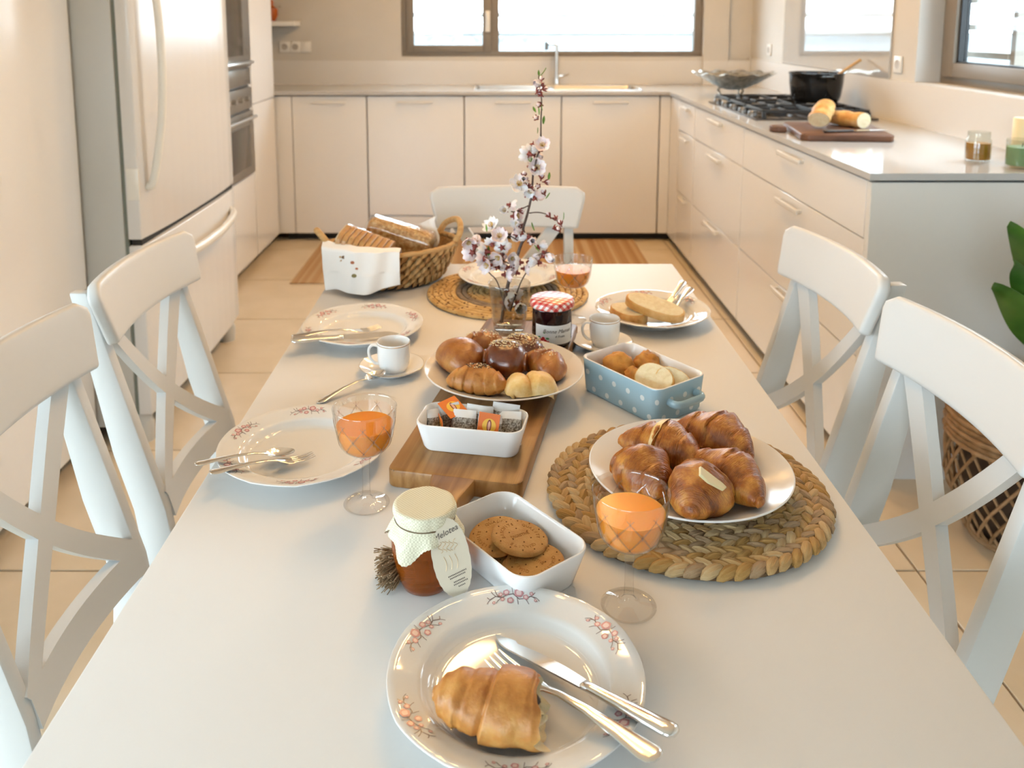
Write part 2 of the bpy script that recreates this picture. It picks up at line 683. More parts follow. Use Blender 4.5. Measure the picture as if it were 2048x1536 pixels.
t = thing('corner_filler', 'narrow cream filler strip in the inner corner of the worktop', 'panel', (1.032, FY, 0))
mk('strip', *box_vf(-.028, .033, 0, DT, .05, .897, .001, 1), LACQ, t)
mk('plinth', *box_vf(-.03, .09, .06, .075, 0, .05), DARKGAP, t)

# right run: drawer units, fronts face the aisle
FX = 1.065
cols = [(2.418, 3.64, 'wide white drawer unit at the open end of the worktop'),
        (3.644, 4.54, 'white drawer unit under the gas hob'),
        (4.544, 4.936, 'narrow white drawer unit near the inner corner')]
for y0, y1, lab in cols:
    t = thing('drawer_unit', lab, 'drawers', (FX, (y0 + y1) / 2, 0), group='white drawer units under the right worktop')
    hw = (y1 - y0) / 2
    mk('body', *box_vf(DT + .002, .63, -hw, hw, .045, .888), LACQ_SIDE, t, smooth=False)
    for z0, z1, hz in ((.728, .897, .868), (.372, .7245, .692), (.045, .3685, .350)):
        d = mk('drawer', *box_vf(0, DT, -hw + .002, hw - .002, z0, z1, .0015, 1), LACQ, t)
        bar_handle(d, (0, 0, hz), 'y', (-1, 0), .24 if hw > .3 else .16)
    mk('plinth', *box_vf(.05, .065, -hw, hw, 0, .045), DARKGAP, t, smooth=False)
t = thing('corner_filler', 'white corner strip between the drawer units and the back run', 'panel', (FX, 5.05, 0))
mk('strip', *box_vf(0, DT, -.11, .128, .045, .897, .001, 1), LACQ, t)
mk('plinth', *box_vf(.05, .065, -.11, .128, 0, .045), DARKGAP, t)
tag(mk('end_panel', *box_vf(FX + .0, XR, 2.388, 2.416, 0, .897, .001, 1), P('end_panel_grey', (.74, .735, .71), .35)),
    'plain greyish white end panel of the drawer run', 'panel')

# worktop: one L-shaped slab with upstands, sink cut-out
wt = thing('worktop', 'glossy white L-shaped stone worktop with low upstand', 'worktop')
SX0, SX1, SY0, SY1 = -.125, .91, 5.275, 5.67
m = MB()
m.box(XL + .002, SX0, FY - .02, YB - .001, .905, .925).box(SX0, SX1, FY - .02, SY0, .905, .925)
m.box(SX0, SX1, SY1, YB - .001, .905, .925).box(SX1, 1.055, FY - .02, YB - .001, .905, .925)
m.box(1.055, XR - .001, 2.378, YB - .031, .905, .925)
m.build('slab', QUARTZ, wt, smooth=False)
m = MB()
m.box(XL + .002, 1.392, YB - .013, YB - .001, .925, 1.085).box(1.392, XR - .013, YB - .043, YB - .031, .925, 1.085)
m.box(XR - .013, XR - .001, 2.38, YB - .045, .925, 1.098)
m.build('upstand', UPST, wt, smooth=False)

# sink
sk = thing('kitchen_sink', 'wide brushed steel sink set into the white worktop', 'sink')
m = MB()
for x0, x1 in ((SX0 + .012, .34), (.37, SX1 - .012)):
    d = .16 if x0 < .3 else .02
    v, f = loft_vf([[(p[0] + (x0 + x1) / 2, p[1] + (SY0 + SY1) / 2, z) for p in rrect((x1 - x0) / 2 - q, (SY1 - SY0) / 2 - .012 - q, .03)]
                    for z, q in ((.925, 0), (.925 - d, .006))], cap0=False)
    f = [tuple(reversed(q)) for q in f]
    m.add(v, f)
m.build('basin', STEEL, sk)
m = MB()
m.box(SX0, SX1, SY0, SY0 + .012, .906, .929, b=.002).box(SX0, SX1, SY1 - .012, SY1, .906, .929, b=.002)
m.box(SX0, SX0 + .012, SY0, SY1, .906, .929, b=.002).box(SX1 - .012, SX1, SY0, SY1, .906, .929, b=.002).box(.34, .37, SY0, SY1, .906, .927, b=.002)
m.build('rim', STEEL, sk)

# tap
tp = thing('kitchen_tap', 'tall chrome kitchen tap with a squared swan neck', 'tap', (.412, 5.73, .925))
mk('base', *lathe_vf([(0, 0), (.026, 0), (.026, .01), (.02, .014), (.02, .05), (0, .05)], 24), CHROME, tp)
m = MB()
m.tube([(0, 0, .04), (0, 0, .27)], .013, 14)
m.tube([(0, 0, .262), (-.02, -.02, .274), (-.072, -.10, .276)], .011, 12)
m.build('spout', CHROME, tp)
mk('spray_head', *tube_vf([(-.072, -.10, .285), (-.074, -.103, .235)], .014, 14), P('dark_chrome', (.16, .16, .16), .2, 1), tp)
m = MB().tube([(.015, 0, .06), (.045, -.005, .062)], .012, 12).tube([(.045, -.005, .062), (.078, -.03, .075)], [.008, .006], 10)
m.build('lever', CHROME, tp)

# ---- left: tall units, fridge, ovens
TX = -1.325
t = thing('tall_cabinet', 'tall glossy cream cabinet standing before the fridge', 'cabinet', (TX + .055, 1.975, 0))
mk('body', *box_vf(-.67, -DT - .002, -.615, .615, .05, 2.35), LACQ_SIDE, t, smooth=False)
for y0, y1 in ((-.615, -.002), (.002, .615)):
    d = mk('door', *box_vf(-DT, 0, y0, y1, .05, 2.35, .0015, 1), LACQ, t)
    bar_handle(d, (0, y1 - .42 if y0 < 0 else y0 + .10, .95), 'y', (1, 0), .13)
mk('plinth', *box_vf(-.09, -.07, -.615, .615, 0, .05), DARKGAP, t)

fr = thing('fridge', 'large white two-door fridge with bottom freezer drawer', 'fridge', (-1.08, 3.077, 0))
hw = .475
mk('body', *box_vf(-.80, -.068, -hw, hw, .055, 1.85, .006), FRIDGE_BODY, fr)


def bowed_door(z0, z1, nm):
    pts = []
    for k in range(13):
        y = -hw + 2 * hw * k / 12
        pts.append((-.016 * (abs(y) / hw) ** 3, y))
    poly = [(-.058, -hw)] + pts + [(-.058, hw)]
    v, f = prism_vf(poly, z0, z1, .004, 2)
    return mk(nm, v, f, FRIDGE, fr, ang=50)


up_ = bowed_door(.675, 1.85, 'door')
lo_ = bowed_door(.10, .655, 'freezer_drawer')
mk('gasket', *box_vf(-.068, -.058, -hw + .004, hw - .004, .10, 1.85), P('gasket_grey_green', (.17, .19, .16), .7), fr)
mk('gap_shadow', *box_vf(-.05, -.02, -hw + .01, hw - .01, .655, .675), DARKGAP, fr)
pts = catmull([(-.012, -.42, .83), (.012, -.42, .86), (.046, -.42, 1.05), (.056, -.42, 1.25), (.046, -.42, 1.45), (.012, -.42, 1.64), (-.012, -.42, 1.67)], 8)
mk('handle', *tube_vf(pts, .013, 12), P('fridge_handle', (.76, .74, .68), .25), up_)
mk('bracket', *box_vf(-.052, -.014, -.477, -.467, .80, .90, .002), P('fridge_handle', 0), up_)
pts = catmull([(-.012, -.40, .575), (.02, -.34, .57), (.045, -.15, .565), (.05, 0, .565), (.045, .15, .565), (.02, .34, .57), (-.012, .40, .575)], 8)
mk('handle', *tube_vf(pts, .014, 12, flat=1.2), MATS['fridge_handle'], lo_)
for y in (-.44, .44):
    mk('foot', *lathe_vf([(0, 0), (.032, 0), (.034, .06), (.028, .07), (.028, .11), (0, .11)], 20), P('foot_grey', (.5, .49, .45), .5), fr, (-.06, y, 0))
mk('kick_panel', *box_vf(-.14, -.11, -hw + .01, hw - .01, .02, .10), P('kick_dark', (.06, .055, .05), .6), fr)

t = thing('oven_cabinet', 'tall cream cabinet housing the two built-in ovens', 'cabinet', (TX, 4.14, 0))
mk('body', *box_vf(-.62, -DT - .002, -.54, .54, .05, 2.35), LACQ_SIDE, t, smooth=False)
mk('lower_door', *box_vf(-DT, 0, -.54, .536, .05, .52, .0015, 1), LACQ, t)
mk('upper_door', *box_vf(-DT, 0, -.54, .536, 1.49, 2.35, .0015, 1), LACQ, t)
mk('stile', *box_vf(-DT, 0, .49, .536, .524, 1.486, .001, 1), LACQ, t)
mk('stile', *box_vf(-DT, 0, -.54, -.114, .524, 1.486, .001, 1), LACQ, t)
mk('plinth', *box_vf(-.09, -.07, -.54, .54, 0, .05), DARKGAP, t)
OVEN = P('oven_steel', (.30, .28, .25), .3, .8)
OVENG = P('oven_dark_glass', (.05, .045, .04), .12)
ov = thing('oven', 'dark steel built-in oven in the tall unit beside the fridge', 'oven', (TX, 4.328, 0))
mk('body', *box_vf(-.55, .004, -.296, .296, .53, 1.0), P('oven_shell', (.2, .19, .18), .4), ov)
mk('control_panel', *box_vf(.004, .018, -.296, .296, .885, 1.0, .002), OVEN, ov)
d = mk('door', *box_vf(.004, .022, -.296, .296, .535, .875, .002), OVEN, ov)
mk('glass', *box_vf(.0215, .0235, -.25, .22, .58, .80, .001), OVENG, d)
m = MB().tube([(.052, -.25, .845), (.052, .25, .845)], .009, 10).tube([(.02, -.23, .845), (.052, -.23, .845)], .006).tube([(.02, .23, .845), (.052, .23, .845)], .006)
m.build('handle', STEEL, d)
for y in (-.16, -.05, .06, .17):
    mk('knob', *lathe_vf([(0, .022), (.012, .022), (.014, 0)], 16), STEEL, ov, (.018, y, .945), (0, R(90), 0))
mw = thing('microwave_oven', 'built-in microwave with dark glass above the oven', 'microwave', (TX, 4.328, 0))
mk('body', *box_vf(-.45, .004, -.296, .296, 1.012, 1.482), MATS['oven_shell'], mw)
mk('frame', *box_vf(.004, .014, -.296, .296, 1.012, 1.10, .002), OVEN, mw)
d = mk('door', *box_vf(.004, .02, -.296, .296, 1.105, 1.482, .002), OVEN, mw)
mk('glass', *box_vf(.0195, .0215, -.27, .16, 1.17, 1.46, .001), OVENG, d)
mk('handle', *box_vf(.02, .05, -.26, .26, 1.125, 1.14, .003), STEEL, d)

t = thing('larder_cabinet', 'tall cream larder cabinet beside the back worktop', 'cabinet', (TX, 4.925, 0))
mk('body', *box_vf(-.62, -DT - .002, -.24, .235, .05, 2.35), LACQ_SIDE, t, smooth=False)
mk('lower_door', *box_vf(-DT, 0, -.238, .235, .05, .893, .0015, 1), LACQ, t)
mk('upper_door', *box_vf(-DT, 0, -.238, .235, .897, 2.35, .0015, 1), LACQ, t)
mk('plinth', *box_vf(-.09, -.07, -.24, .235, 0, .05), DARKGAP, t)

# wall bits
sh = tag(mk('floating_shelf', *box_vf(-1.945, -1.292, 5.60, 5.795, 1.315, 1.345, .002), WHITE), 'thin white floating shelf in the back corner', 'shelf')
m = MB()
m.lathe([(0, 0), (.028, 0), (.045, .04), (.045, .08), (.02, .10), (.018, .14), (0, .14)], 20)
tag(m.build('amber_bottle', P('amber_ornament', (.40, .09, .01), .2), None, (-1.465, 5.70, 1.345)), 'small amber ornament on the floating shelf', 'ornament')


def socket(loc, rot, n, lab):
    t = thing('wall_socket', lab, 'socket', loc, rot)
    for k in range(n):
        x = (k - (n - 1) / 2) * .071
        pl = mk('plate', *box_vf(x - .035, x + .035, -.008, 0, -.036, .036, .003), WHITE, t)
        if n < 3 or k < 2:
            mk('recess', *lathe_vf([(.021, .0005), (.019, -.0), (0, -.0)], 20), P('socket_recess', (.45, .43, .40), .5), pl, (x, -.0085, 0), (R(90), 0, 0))
    return t


socket((-1.335, YB - .001, 1.175), 0, 3, 'triple white wall socket in the back left corner')
socket((XR - .001, 3.668, 1.165), R(-90), 1, 'white wall socket beside the right window')
socket((XR - .001, 5.399, 1.168), R(-90), 1, 'white wall socket in the right back corner')
m, nt, b, N, L = node_mat('reflective_splashback')
b.inputs['Base Color'].default_value = (.62, .64, .65, 1)
b.inputs['Roughness'].default_value = .04
b.inputs['Metallic'].default_value = .35
b.inputs['Coat Weight'].default_value = 1
tag(mk('glass_splashback', *box_vf(XR - .009, XR - .001, 3.74, 5.13, 1.10, 1.75, .001, 1), m), 'shiny grey glass splashback panel behind the hob', 'splashback')

# rug
m, nt, b, N, L = node_mat('striped_jute')
tc = N('ShaderNodeTexCoord')
sp = N('ShaderNodeSeparateXYZ')
L(tc.outputs['Object'], sp.inputs[0])
nz = N('ShaderNodeTexNoise')
nz.noise_dimensions = '1D'
nz.inputs['Scale'].default_value = 14
nz.inputs['Detail'].default_value = 3
L(sp.outputs[0], nz.inputs['W'])
L(ramp(nt, nz.outputs[0], [(.35, (.36, .20, .09)), (.5, (.44, .27, .13)), (.62, (.55, .40, .24))]), b.inputs['Base Color'])
b.inputs['Roughness'].default_value = .9
tag(mk('rug', *box_vf(-1.06, .86, 4.30, 5.205, .0005, .008, .003, 1), m), 'striped tan rug lying in front of the back cabinets', 'rug')

# ================================================================== lamps
def downlight(x, y, power, lab):
    t = thing('ceiling_lamp', lab, 'light', (x, y, ZC), group='ceiling lamps')
    mk('ring', *lathe_vf([(.052, 0), (.066, 0), (.064, -.012), (.052, -.010)], 24), STEEL, t)
    mk('bulb', *lathe_vf([(.05, -.002), (.049, -.02), (.042, -.035), (.03, -.046), (.015, -.052), (1e-4, -.054)], 24), EM(power), t)


def EM(power, col=(1, .565, .20)):
    k = 'warm_emitter_%g' % power
    if k in MATS:
        return MATS[k]
    m = bpy.data.materials.new(k)
    m.use_nodes = True
    nt = m.node_tree
    nt.nodes.remove(nt.nodes['Principled BSDF'])
    e = nt.nodes.new('ShaderNodeEmission')
    e.inputs[0].default_value = (*col, 1)
    e.inputs[1].default_value = power
    nt.links.new(e.outputs[0], nt.nodes['Material Output'].inputs[0])
    MATS[k] = m
    return m


DOWN, PEND = 275, 58
for x, y, lab in ((.75, 4.75, 'warm dome ceiling lamp in front of the sink'), (.45, 3.6, 'warm dome ceiling lamp between the fridge and the hob'),
                  (.5, 2.75, 'warm dome ceiling lamp just beyond the far end of the table'), (.2, 4.5, 'warm dome ceiling lamp above the striped rug')):
    downlight(x, y, DOWN, lab)
pl_ = thing('pendant_lamp', 'pendant lamp with a ring of warm bulbs above the table', 'lamp', (0.0, 1.55, 1.62))
mk('cable', *tube_vf([(0, 0, .10), (0, 0, ZC - 1.62)], .004, 8), BLACKM, pl_)
mk('canopy', *lathe_vf([(0, .0), (.05, .0), (.05, -.025), (0, -.03)], 24), BLACKM, pl_, (0, 0, ZC - 1.62))
m = MB()
for k in range(5):
    a = 2 * PI * k / 5 + .3
    m.tube(catmull([(0, 0, .11), (.06 * math.cos(a), .06 * math.sin(a), .12), (.12 * math.cos(a), .12 * math.sin(a), .085), (.13 * math.cos(a), .13 * math.sin(a), .04)], 5), .006, 8)
m.build('arms', BLACKM, pl_)
for k in range(5):
    a = 2 * PI * k / 5 + .3
    mk('bulb', *lathe_vf([(1e-4, -.028), (.012, -.025), (.023, -.014), (.027, 0), (.022, .016), (.013, .03), (.012, .045)], 20), EM(PEND), pl_, (.13 * math.cos(a), .13 * math.sin(a), 0))
# ================================================================== table and chairs
tb = thing('dining_table', 'long white dining table laid for breakfast', 'table', (.03, 1.27, 0))
mk('tabletop', *box_vf(-.421, .421, -.85, .845, TH - .032, TH, .003, 2), TABLEW, tb)
m = MB().box(-.36, .36, -.79, -.77, TH - .11, TH - .032).box(-.36, .36, .765, .785, TH - .11, TH - .032)
m.box(-.37, -.35, -.78, .775, TH - .11, TH - .032).box(.35, .37, -.78, .775, TH - .11, TH - .032)
m.build('apron', TABLEW, tb, smooth=False)
for sx in (-1, 1):
    for y in (-.76, .755):
        mk('leg', *box_vf(sx * .345 - .03, sx * .345 + .03, y - .03, y + .03, 0, TH - .032, .004), TABLEW, tb)


def make_chair():
    t = thing('dining_chair', 'x', 'chair', group='white cross-back dining chairs')

    def yb(z):       # front face of the back posts
        return -.205 - max(0, z - .47) * .295 - max(0, .44 - z) * .10

    def arc(x):      # curved back in plan: middle bows to the rear
        return -.030 * (1 - (x / .205) ** 2)

    for s in (-1, 1):
        rings = []
        for z in [0, .15, .30, .44, .50, .60, .70, .80, .86, .893]:
            d = interp([(0, .034), (.44, .058), (.60, .058), (.80, .040), (.893, .030)], z)
            x0, x1 = s * .176, s * .176 - s * .024
            xa, xb = min(x0, x1), max(x0, x1)
            y1 = yb(z) - .002
            rings.append([(xa, y1 - d, z), (xb, y1 - d, z), (xb, y1, z), (xa, y1, z)])
        bm = bmesh.new()
        v, f = loft_vf(rings)
        vs_ = [bm.verts.new(p) for p in v]
        for q in f:
            bm.faces.new([vs_[i] for i in q])
        bmesh.ops.recalc_face_normals(bm, faces=bm.faces[:])
        sharp = [e for e in bm.edges if len(e.link_faces) == 2 and e.calc_face_angle() > 1.0]
        bmesh.ops.bevel(bm, geom=sharp, offset=.003, segments=2, profile=.5, affect='EDGES')
        bm.verts.index_update()
        mk('rear_post', [tuple(p.co) for p in bm.verts], [tuple(p.index for p in q.verts) for q in bm.faces], CHAIRW, t)
        bm.free()
        mk('front_leg', *box_vf(s * .17 - .019, s * .17 + .019, .075, .115, 0, .44, .003), CHAIRW, t)
        mk('side_rail', *box_vf(s * .165 - .01, s * .165 + .01, -.22, .08, .385, .44, .002), CHAIRW, t)
    # top rail
    nu, nv = 25, 9
    zt, zb = .912, .806
    lean = .295

    def rail(u, v):
        z = zb + (zt - zb) * v
        half = .186 + .020 * min(1, v * 1.3)
        r = .022
        if z > zt - r:      # rounded upper corners
            q = (z - (zt - r)) / r
            half -= r * (1 - math.sqrt(max(0, 1 - q * q)))
        x = (u * 2 - 1) * half
        low = -.026 * max(0, abs(u * 2 - 1) - .55) / .45 * 0
        return (x, yb(z) + arc(x) + .026, z + low)
    v, f = solid_grid(nu, nv, rail, .022)
    bm = bmesh.new()
    vs_ = [bm.verts.new(p) for p in v]
    for q in f:
        bm.faces.new([vs_[i] for i in q])
    bmesh.ops.recalc_face_normals(bm, faces=bm.faces[:])
    sharp = [e for e in bm.edges if len(e.link_faces) == 2 and e.calc_face_angle() > 1.0]
    bmesh.ops.bevel(bm, geom=sharp, offset=.007, segments=3, profile=.5, affect='EDGES')
    bm.verts.index_update()
    mk('top_rail', [tuple(p.co) for p in bm.verts], [tuple(p.index for p in q.verts) for q in bm.faces], CHAIRW, t, ang=60)
    bm.free()

    def slat(name, pts, h, th=.018):
        """flat curved bar following the bowed back"""
        n = len(pts)
        vv = []
        for i, (x, z) in enumerate(pts):
            a = pts[max(i - 1, 0)]
            b = pts[min(i + 1, n - 1)]
            dx, dz = b[0] - a[0], b[1] - a[1]
            l = math.hypot(dx, dz)
            nx, nz = -dz / l, dx / l
            for sn, sy in ((-1, -1), (1, -1), (1, 1), (-1, 1)):
                px, pz = x + nx * sn * h / 2, z + nz * sn * h / 2
                vv.append((px, yb(pz) + arc(px) + .004 + sy * th / 2, pz))
        ff = [(3, 2, 1, 0), tuple(4 * (n - 1) + k for k in range(4))]
        for i in range(n - 1):
            for k in range(4):
                a, b = 4 * i + k, 4 * i + (k + 1) % 4
                ff.append((a, b, b + 4, a + 4))
        bm = bmesh.new()
        vs_ = [bm.verts.new(p) for p in vv]
        for q in ff:
            bm.faces.new([vs_[i] for i in q])
        bmesh.ops.recalc_face_normals(bm, faces=bm.faces[:])
        bm.verts.index_update()
        o = mk(name, [tuple(p.co) for p in bm.verts], [tuple(p.index for p in q.verts) for q in bm.faces], CHAIRW, t, ang=30)
        bm.free()
        return o
    zt2, zl = .822, .515
    for s in (-1, 1):
        pts = []
        for k in range(17):
            u = k / 16
            x = s * (.140 - .292 * u)
            z = zt2 + (zl - zt2) * (u + .085 * math.sin(2 * PI * u) * 0 + .10 * u * (1 - u) * 0)
            pts.append((x, z - .028 * math.sin(PI * u)))
        slat('cross_slat', pts, .032)
    slat('lower_rail', [(-.155 + .31 * k / 14, .502) for k in range(15)], .046)
    # seat
    seat = [(-.19, -.205), (-.205, .09), (-.185, .12), (.185, .12), (.205, .09), (.19, -.205)]
    mk('seat', *prism_vf(seat, .44, .462, .006, 2), CHAIRW, t)
    mk('front_rail', *box_vf(-.155, .155, .085, .105, .385, .44, .002), CHAIRW, t)
    mk('back_rail', *box_vf(-.155, .155, -.225, -.205, .385, .44, .002), CHAIRW, t)
    return t


ch = make_chair()
ch['label'] = 'white cross-back chair at the table end, behind the blossom vase'
ch.location = (.034, 1.93, 0)
ch.rotation_euler = (0, 0, R(180))
dup(ch, (-.352, 1.565, 0), R(-90 - 2.5), 'white cross-back chair on the fridge side, next to the bread basket end')
dup(ch, (-.350, 1.105, 0), R(-90 - 1), 'white cross-back chair cut by the left picture edge, closest to the camera')
dup(ch, (.348, 1.60, 0), R(90 + 4), 'white cross-back chair in front of the white drawer units')
dup(ch, (.345, 1.13, 0), R(90 + 2.5), 'white cross-back chair in front of the rattan plant pot')
# ================================================================== tableware
SPRIG = [P('print_branch', (.16, .10, .10), .25), P('print_pink', (.56, .25, .26), .25), P('print_blush', (.76, .55, .52), .25)]


def rim_z(r):
    return .0185 + (r - .088) / (.1165 - .088) * (.0258 - .0185)


def sprig_mesh(mb, ang, rnd, flip=1):
    def pt(s, t, lift=.0003):
        r = .1035 + t
        a = ang + s / r
        return (r * math.cos(a), r * math.sin(a), rim_z(r) + lift)

    def line(ps, w):
        v, f = [], []
        for i, (s, t) in enumerate(ps):
            a, b = ps[max(i - 1, 0)], ps[min(i + 1, len(ps) - 1)]
            dx, dy = b[0] - a[0], b[1] - a[1]
            l = math.hypot(dx, dy) or 1
            nx, ny = -dy / l * w / 2, dx / l * w / 2
            v += [pt(s + nx, t + ny), pt(s - nx, t - ny)]
        f = [(2 * i, 2 * i + 1, 2 * i + 3, 2 * i + 2) for i in range(len(ps) - 1)]
        mb.add(v, f, 0)

    def disc(s, t, r, m, lift, n=10):
        v = [pt(s + r * math.cos(2 * PI * k / n) * (1 + .15 * (k % 2)), t + r * math.sin(2 * PI * k / n) * (1 + .15 * (k % 2)), lift) for k in range(n)]
        mb.add(v, [tuple(range(n))], m)
    g = flip
    main = [(-.024, -.002), (-.018, .001), (-.012, -.001), (-.006, .002), (0, .003), (.006, -.003), (.012, -.002), (.018, .001), (.024, .0)]
    main = [(g * s, t) for s, t in main]
    line(main, .0009)
    for s, t, ds, dt in ((-.018, .001, -.005, .006), (-.012, -.001, -.006, -.006), (-.015, 0, -.004, .008), (0, .003, -.001, .007), (.004, -.002, .001, -.007),
                         (.012, -.002, .004, -.006), (.018, .001, .005, .005), (.020, .001, .005, -.005), (.024, 0, .003, -.003), (-.024, -.002, -.003, -.004), (-.024, -.002, -.003, .003)):
        line([(g * s, t), (g * (s + ds * .6), t + dt * .5), (g * (s + ds), t + dt)], .0006)
    for s, t, r in ((.006, .004, .0046), (-.003, -.0045, .0032), (-.007, .0045, .0032), (.013, -.0005, .0028), (-.013, .0025, .0022), (-.011, -.003, .002), (.019, .004, .002), (-.02, -.006, .0016), (.023, -.003, .0016)):
        disc(g * s, t, r, 1, .0004)
        disc(g * s, t, r * .62, 2, .0005, 8)
    return mb


def lobed(r, z, a, i):
    if r > .1:
        k = (r - .1) / .018
        return r - .0011 * k * abs(math.sin(3 * a + PI / 2)) ** 6 * 1.2 + .0005 * k * math.cos(12 * a), z - .0006 * k * abs(math.cos(6 * a)) ** 24
    return r, z


PLPROF = [(1e-4, .003), (.060, .003), (.062, 0), (.066, 0), (.070, .005), (.090, .0145), (.116, .0228), (.1178, .0243), (.1176, .0254), (.1165, .0258),
          (.1085, .0238), (.0985, .0212), (.0905, .0191), (.087, .0182), (.0845, .0155), (.081, .0105), (.076, .0078), (.068, .0068), (.03, .0066), (1e-4, .0066)]


def flower_plate(lab, loc, rot):
    t = thing('flower_plate', lab, 'plate', loc, rot, 'white plates with pink blossom sprigs')
    mk('dish', *lathe_vf(PLPROF, 96, lobed), PORC, t, ang=50)
    for k in range(6):
        sprig_mesh(MB(), PI / 2 + k * PI / 3, random, 1 if k % 2 else -1).build('floral_print', SPRIG, t, smooth=False)
    return t


fp = flower_plate('blossom plate closest to the camera, holding the half-eaten filled roll', (.0192, .7071, TH), 0)
dup(fp, (-.2685, 1.1356, TH), R(8), 'blossom plate with a spoon and fork, left of the stemmed juice glass')
dup(fp, (-.2575, 1.617, TH), R(-5), 'blossom plate before the bread basket, two pieces of cutlery across it')
dup(fp, (.3247, 1.706, TH), R(4), 'blossom plate with two slices of white bread')
dup(fp, (.033, 1.925, TH + .0095), R(10), 'blossom plate on the flat dotted mat at the far table end')


def coupe(name, lab, loc, r, h):
    t = thing(name, lab, 'plate', loc)
    s = r / .13
    prof = [(1e-4, .003), (.062 * s, .003), (.064 * s, 0), (.068 * s, 0), (.072 * s, .004), (.10 * s, h * .50), (.125 * s, h * .90), (.1297 * s, h - .0012), (.13 * s, h), (.1285 * s, h + .0008),
            (.118 * s, h * .86), (.10 * s, h * .62), (.086 * s, h * .40), (.074 * s, h * .30), (.06 * s, .0065), (1e-4, .0062)]
    mk('dish', *lathe_vf(prof, 96), P('plain_plate', (.78, .775, .76), .16), t, ang=50)
    return t


# ---- braided mat
STRAW = [P('straw_%d' % k, c, .75, col2=c2, scale=60, stretch=(.25, 2.2, 2.2), bump=.8, bscale=300) for k, (c, c2) in enumerate(
    [((.42, .25, .09), (.56, .37, .17)), ((.36, .20, .055), (.50, .30, .10)), ((.40, .27, .15), (.31, .20, .105)), ((.48, .32, .145), (.58, .43, .24))])]


def strand_vf(L, W, H, n=7, k=8):
    v = []
    for i in range(n):
        u = -1 + 2 * i / (n - 1)
        w = (1 - abs(u) ** 2.4) ** .5 * .92 + .08
        for j in range(k):
            a = 2 * PI * j / k
            v.append((u * L / 2, math.cos(a) * W / 2 * w, math.sin(a) * H / 2 * (w * .75 + .25) + .0025 * (1 - u * u)))
    f = []
    for i in range(n - 1):
        for j in range(k):
            a, b = i * k + j, i * k + (j + 1) % k
            f.append((a, a + k, b + k, b))
    f.append(tuple(range(k)))
    f.append(tuple((n - 1) * k + j for j in range(k))[::-1])
    return v, f


mat1 = thing('braided_mat', 'round braided straw mat under the plate of croissants', 'placemat', (.2482, 1.0374, TH))
sm = [mk('strand', *strand_vf(.034, .0145, .0135), STRAW[k]) for k in range(4)]
sdata = [o.data for o in sm]
for o in sm:
    bpy.data.objects.remove(o)
cnt = 0
inner = MB()
rs = random.Random(3)
for ring in range(7):
    Rk = .1645 - .0215 * ring
    n = int(2 * PI * Rk / .0172)
    for row in (0, 1):
        for i in range(n):
            a = 2 * PI * (i + .5 * row) / n + ring * .4
            rr = Rk + (.0055 if row else -.0055)
            tilt = (R(30) if row else R(-30)) + rs.uniform(-.10, .10)
            x, y = rr * math.cos(a), rr * math.sin(a)
            M = Matrix.Translation((x, y, .0082 + rs.uniform(-.0006, .0012))) @ Euler((rs.uniform(-.25, .25), rs.uniform(-.12, .12), a + PI / 2 + tilt)).to_matrix().to_4x4()
            if cnt < 300:
                o = bpy.data.objects.new('strand', rs.choice(sdata))
                C.objects.link(o)
                o.parent = mat1
                o.matrix_local = M
                cnt += 1
            else:
                v, f = strand_vf(.034, .0145, .0135, 5, 6)
                inner.add(v, f, rs.randrange(4), M)
o = inner.build('inner_braid', STRAW, mat1)
o['kind'] = 'stuff'
mk('backing', *lathe_vf([(1e-4, .001), (.172, .001), (.172, .005), (1e-4, .005)], 64), P('straw_dark', (.16, .09, .04), .9), mat1)

# ---- flat coiled mat at the far end
m, nt, b, N, L = node_mat('dotted_rush')
tc = N('ShaderNodeTexCoord')
vo = N('ShaderNodeTexVoronoi')
vo.inputs['Scale'].default_value = 95
L(tc.outputs['Object'], vo.inputs['Vector'])
nz = N('ShaderNodeTexNoise')
nz.inputs['Scale'].default_value = 30
L(tc.outputs['Object'], nz.inputs['Vector'])
base = ramp(nt, nz.outputs[0], [(.35, (.50, .30, .10)), (.65, (.66, .45, .20))])
mx = N('ShaderNodeMixRGB')
L(ramp(nt, vo.outputs['Distance'], [(.22, (1, 1, 1)), (.36, (0, 0, 0))]), mx.inputs[0])
L(base, mx.inputs[1])
mx.inputs[2].default_value = (.16, .07, .02, 1)
L(mx.outputs[0], b.inputs['Base Color'])
b.inputs['Roughness'].default_value = .8
RUSH_D = P('grey_rush', (.20, .15, .11), .85, col2=(.30, .23, .16), scale=80)
mat2 = thing('coiled_mat', 'flat round dotted rush mat at the far table end', 'placemat', (.0296, 1.8693, TH))
for k in range(14):
    rr = .1745 - .0128 * k
    n = 72
    prof = [(rr + .0066 * math.cos(a), .0048 + .0048 * math.sin(a)) for a in [2 * PI * j / 8 for j in range(9)]]
    mk('coil', *lathe_vf(prof, n, lambda r, z, a, i: (r, z * (1 + .10 * math.sin(60 * a + k)))), RUSH_D if k in (5, 6) else m, mat2)

# ---- serving plates
coupe('serving_plate', 'plain white plate of croissants on the braided mat', (.2507, 1.0347, TH + .0175), .1285, .028)
coupe('serving_plate', 'plain white plate of assorted glazed rolls on the wooden board', (.0155, 1.340, TH + .0252), .130, .026)

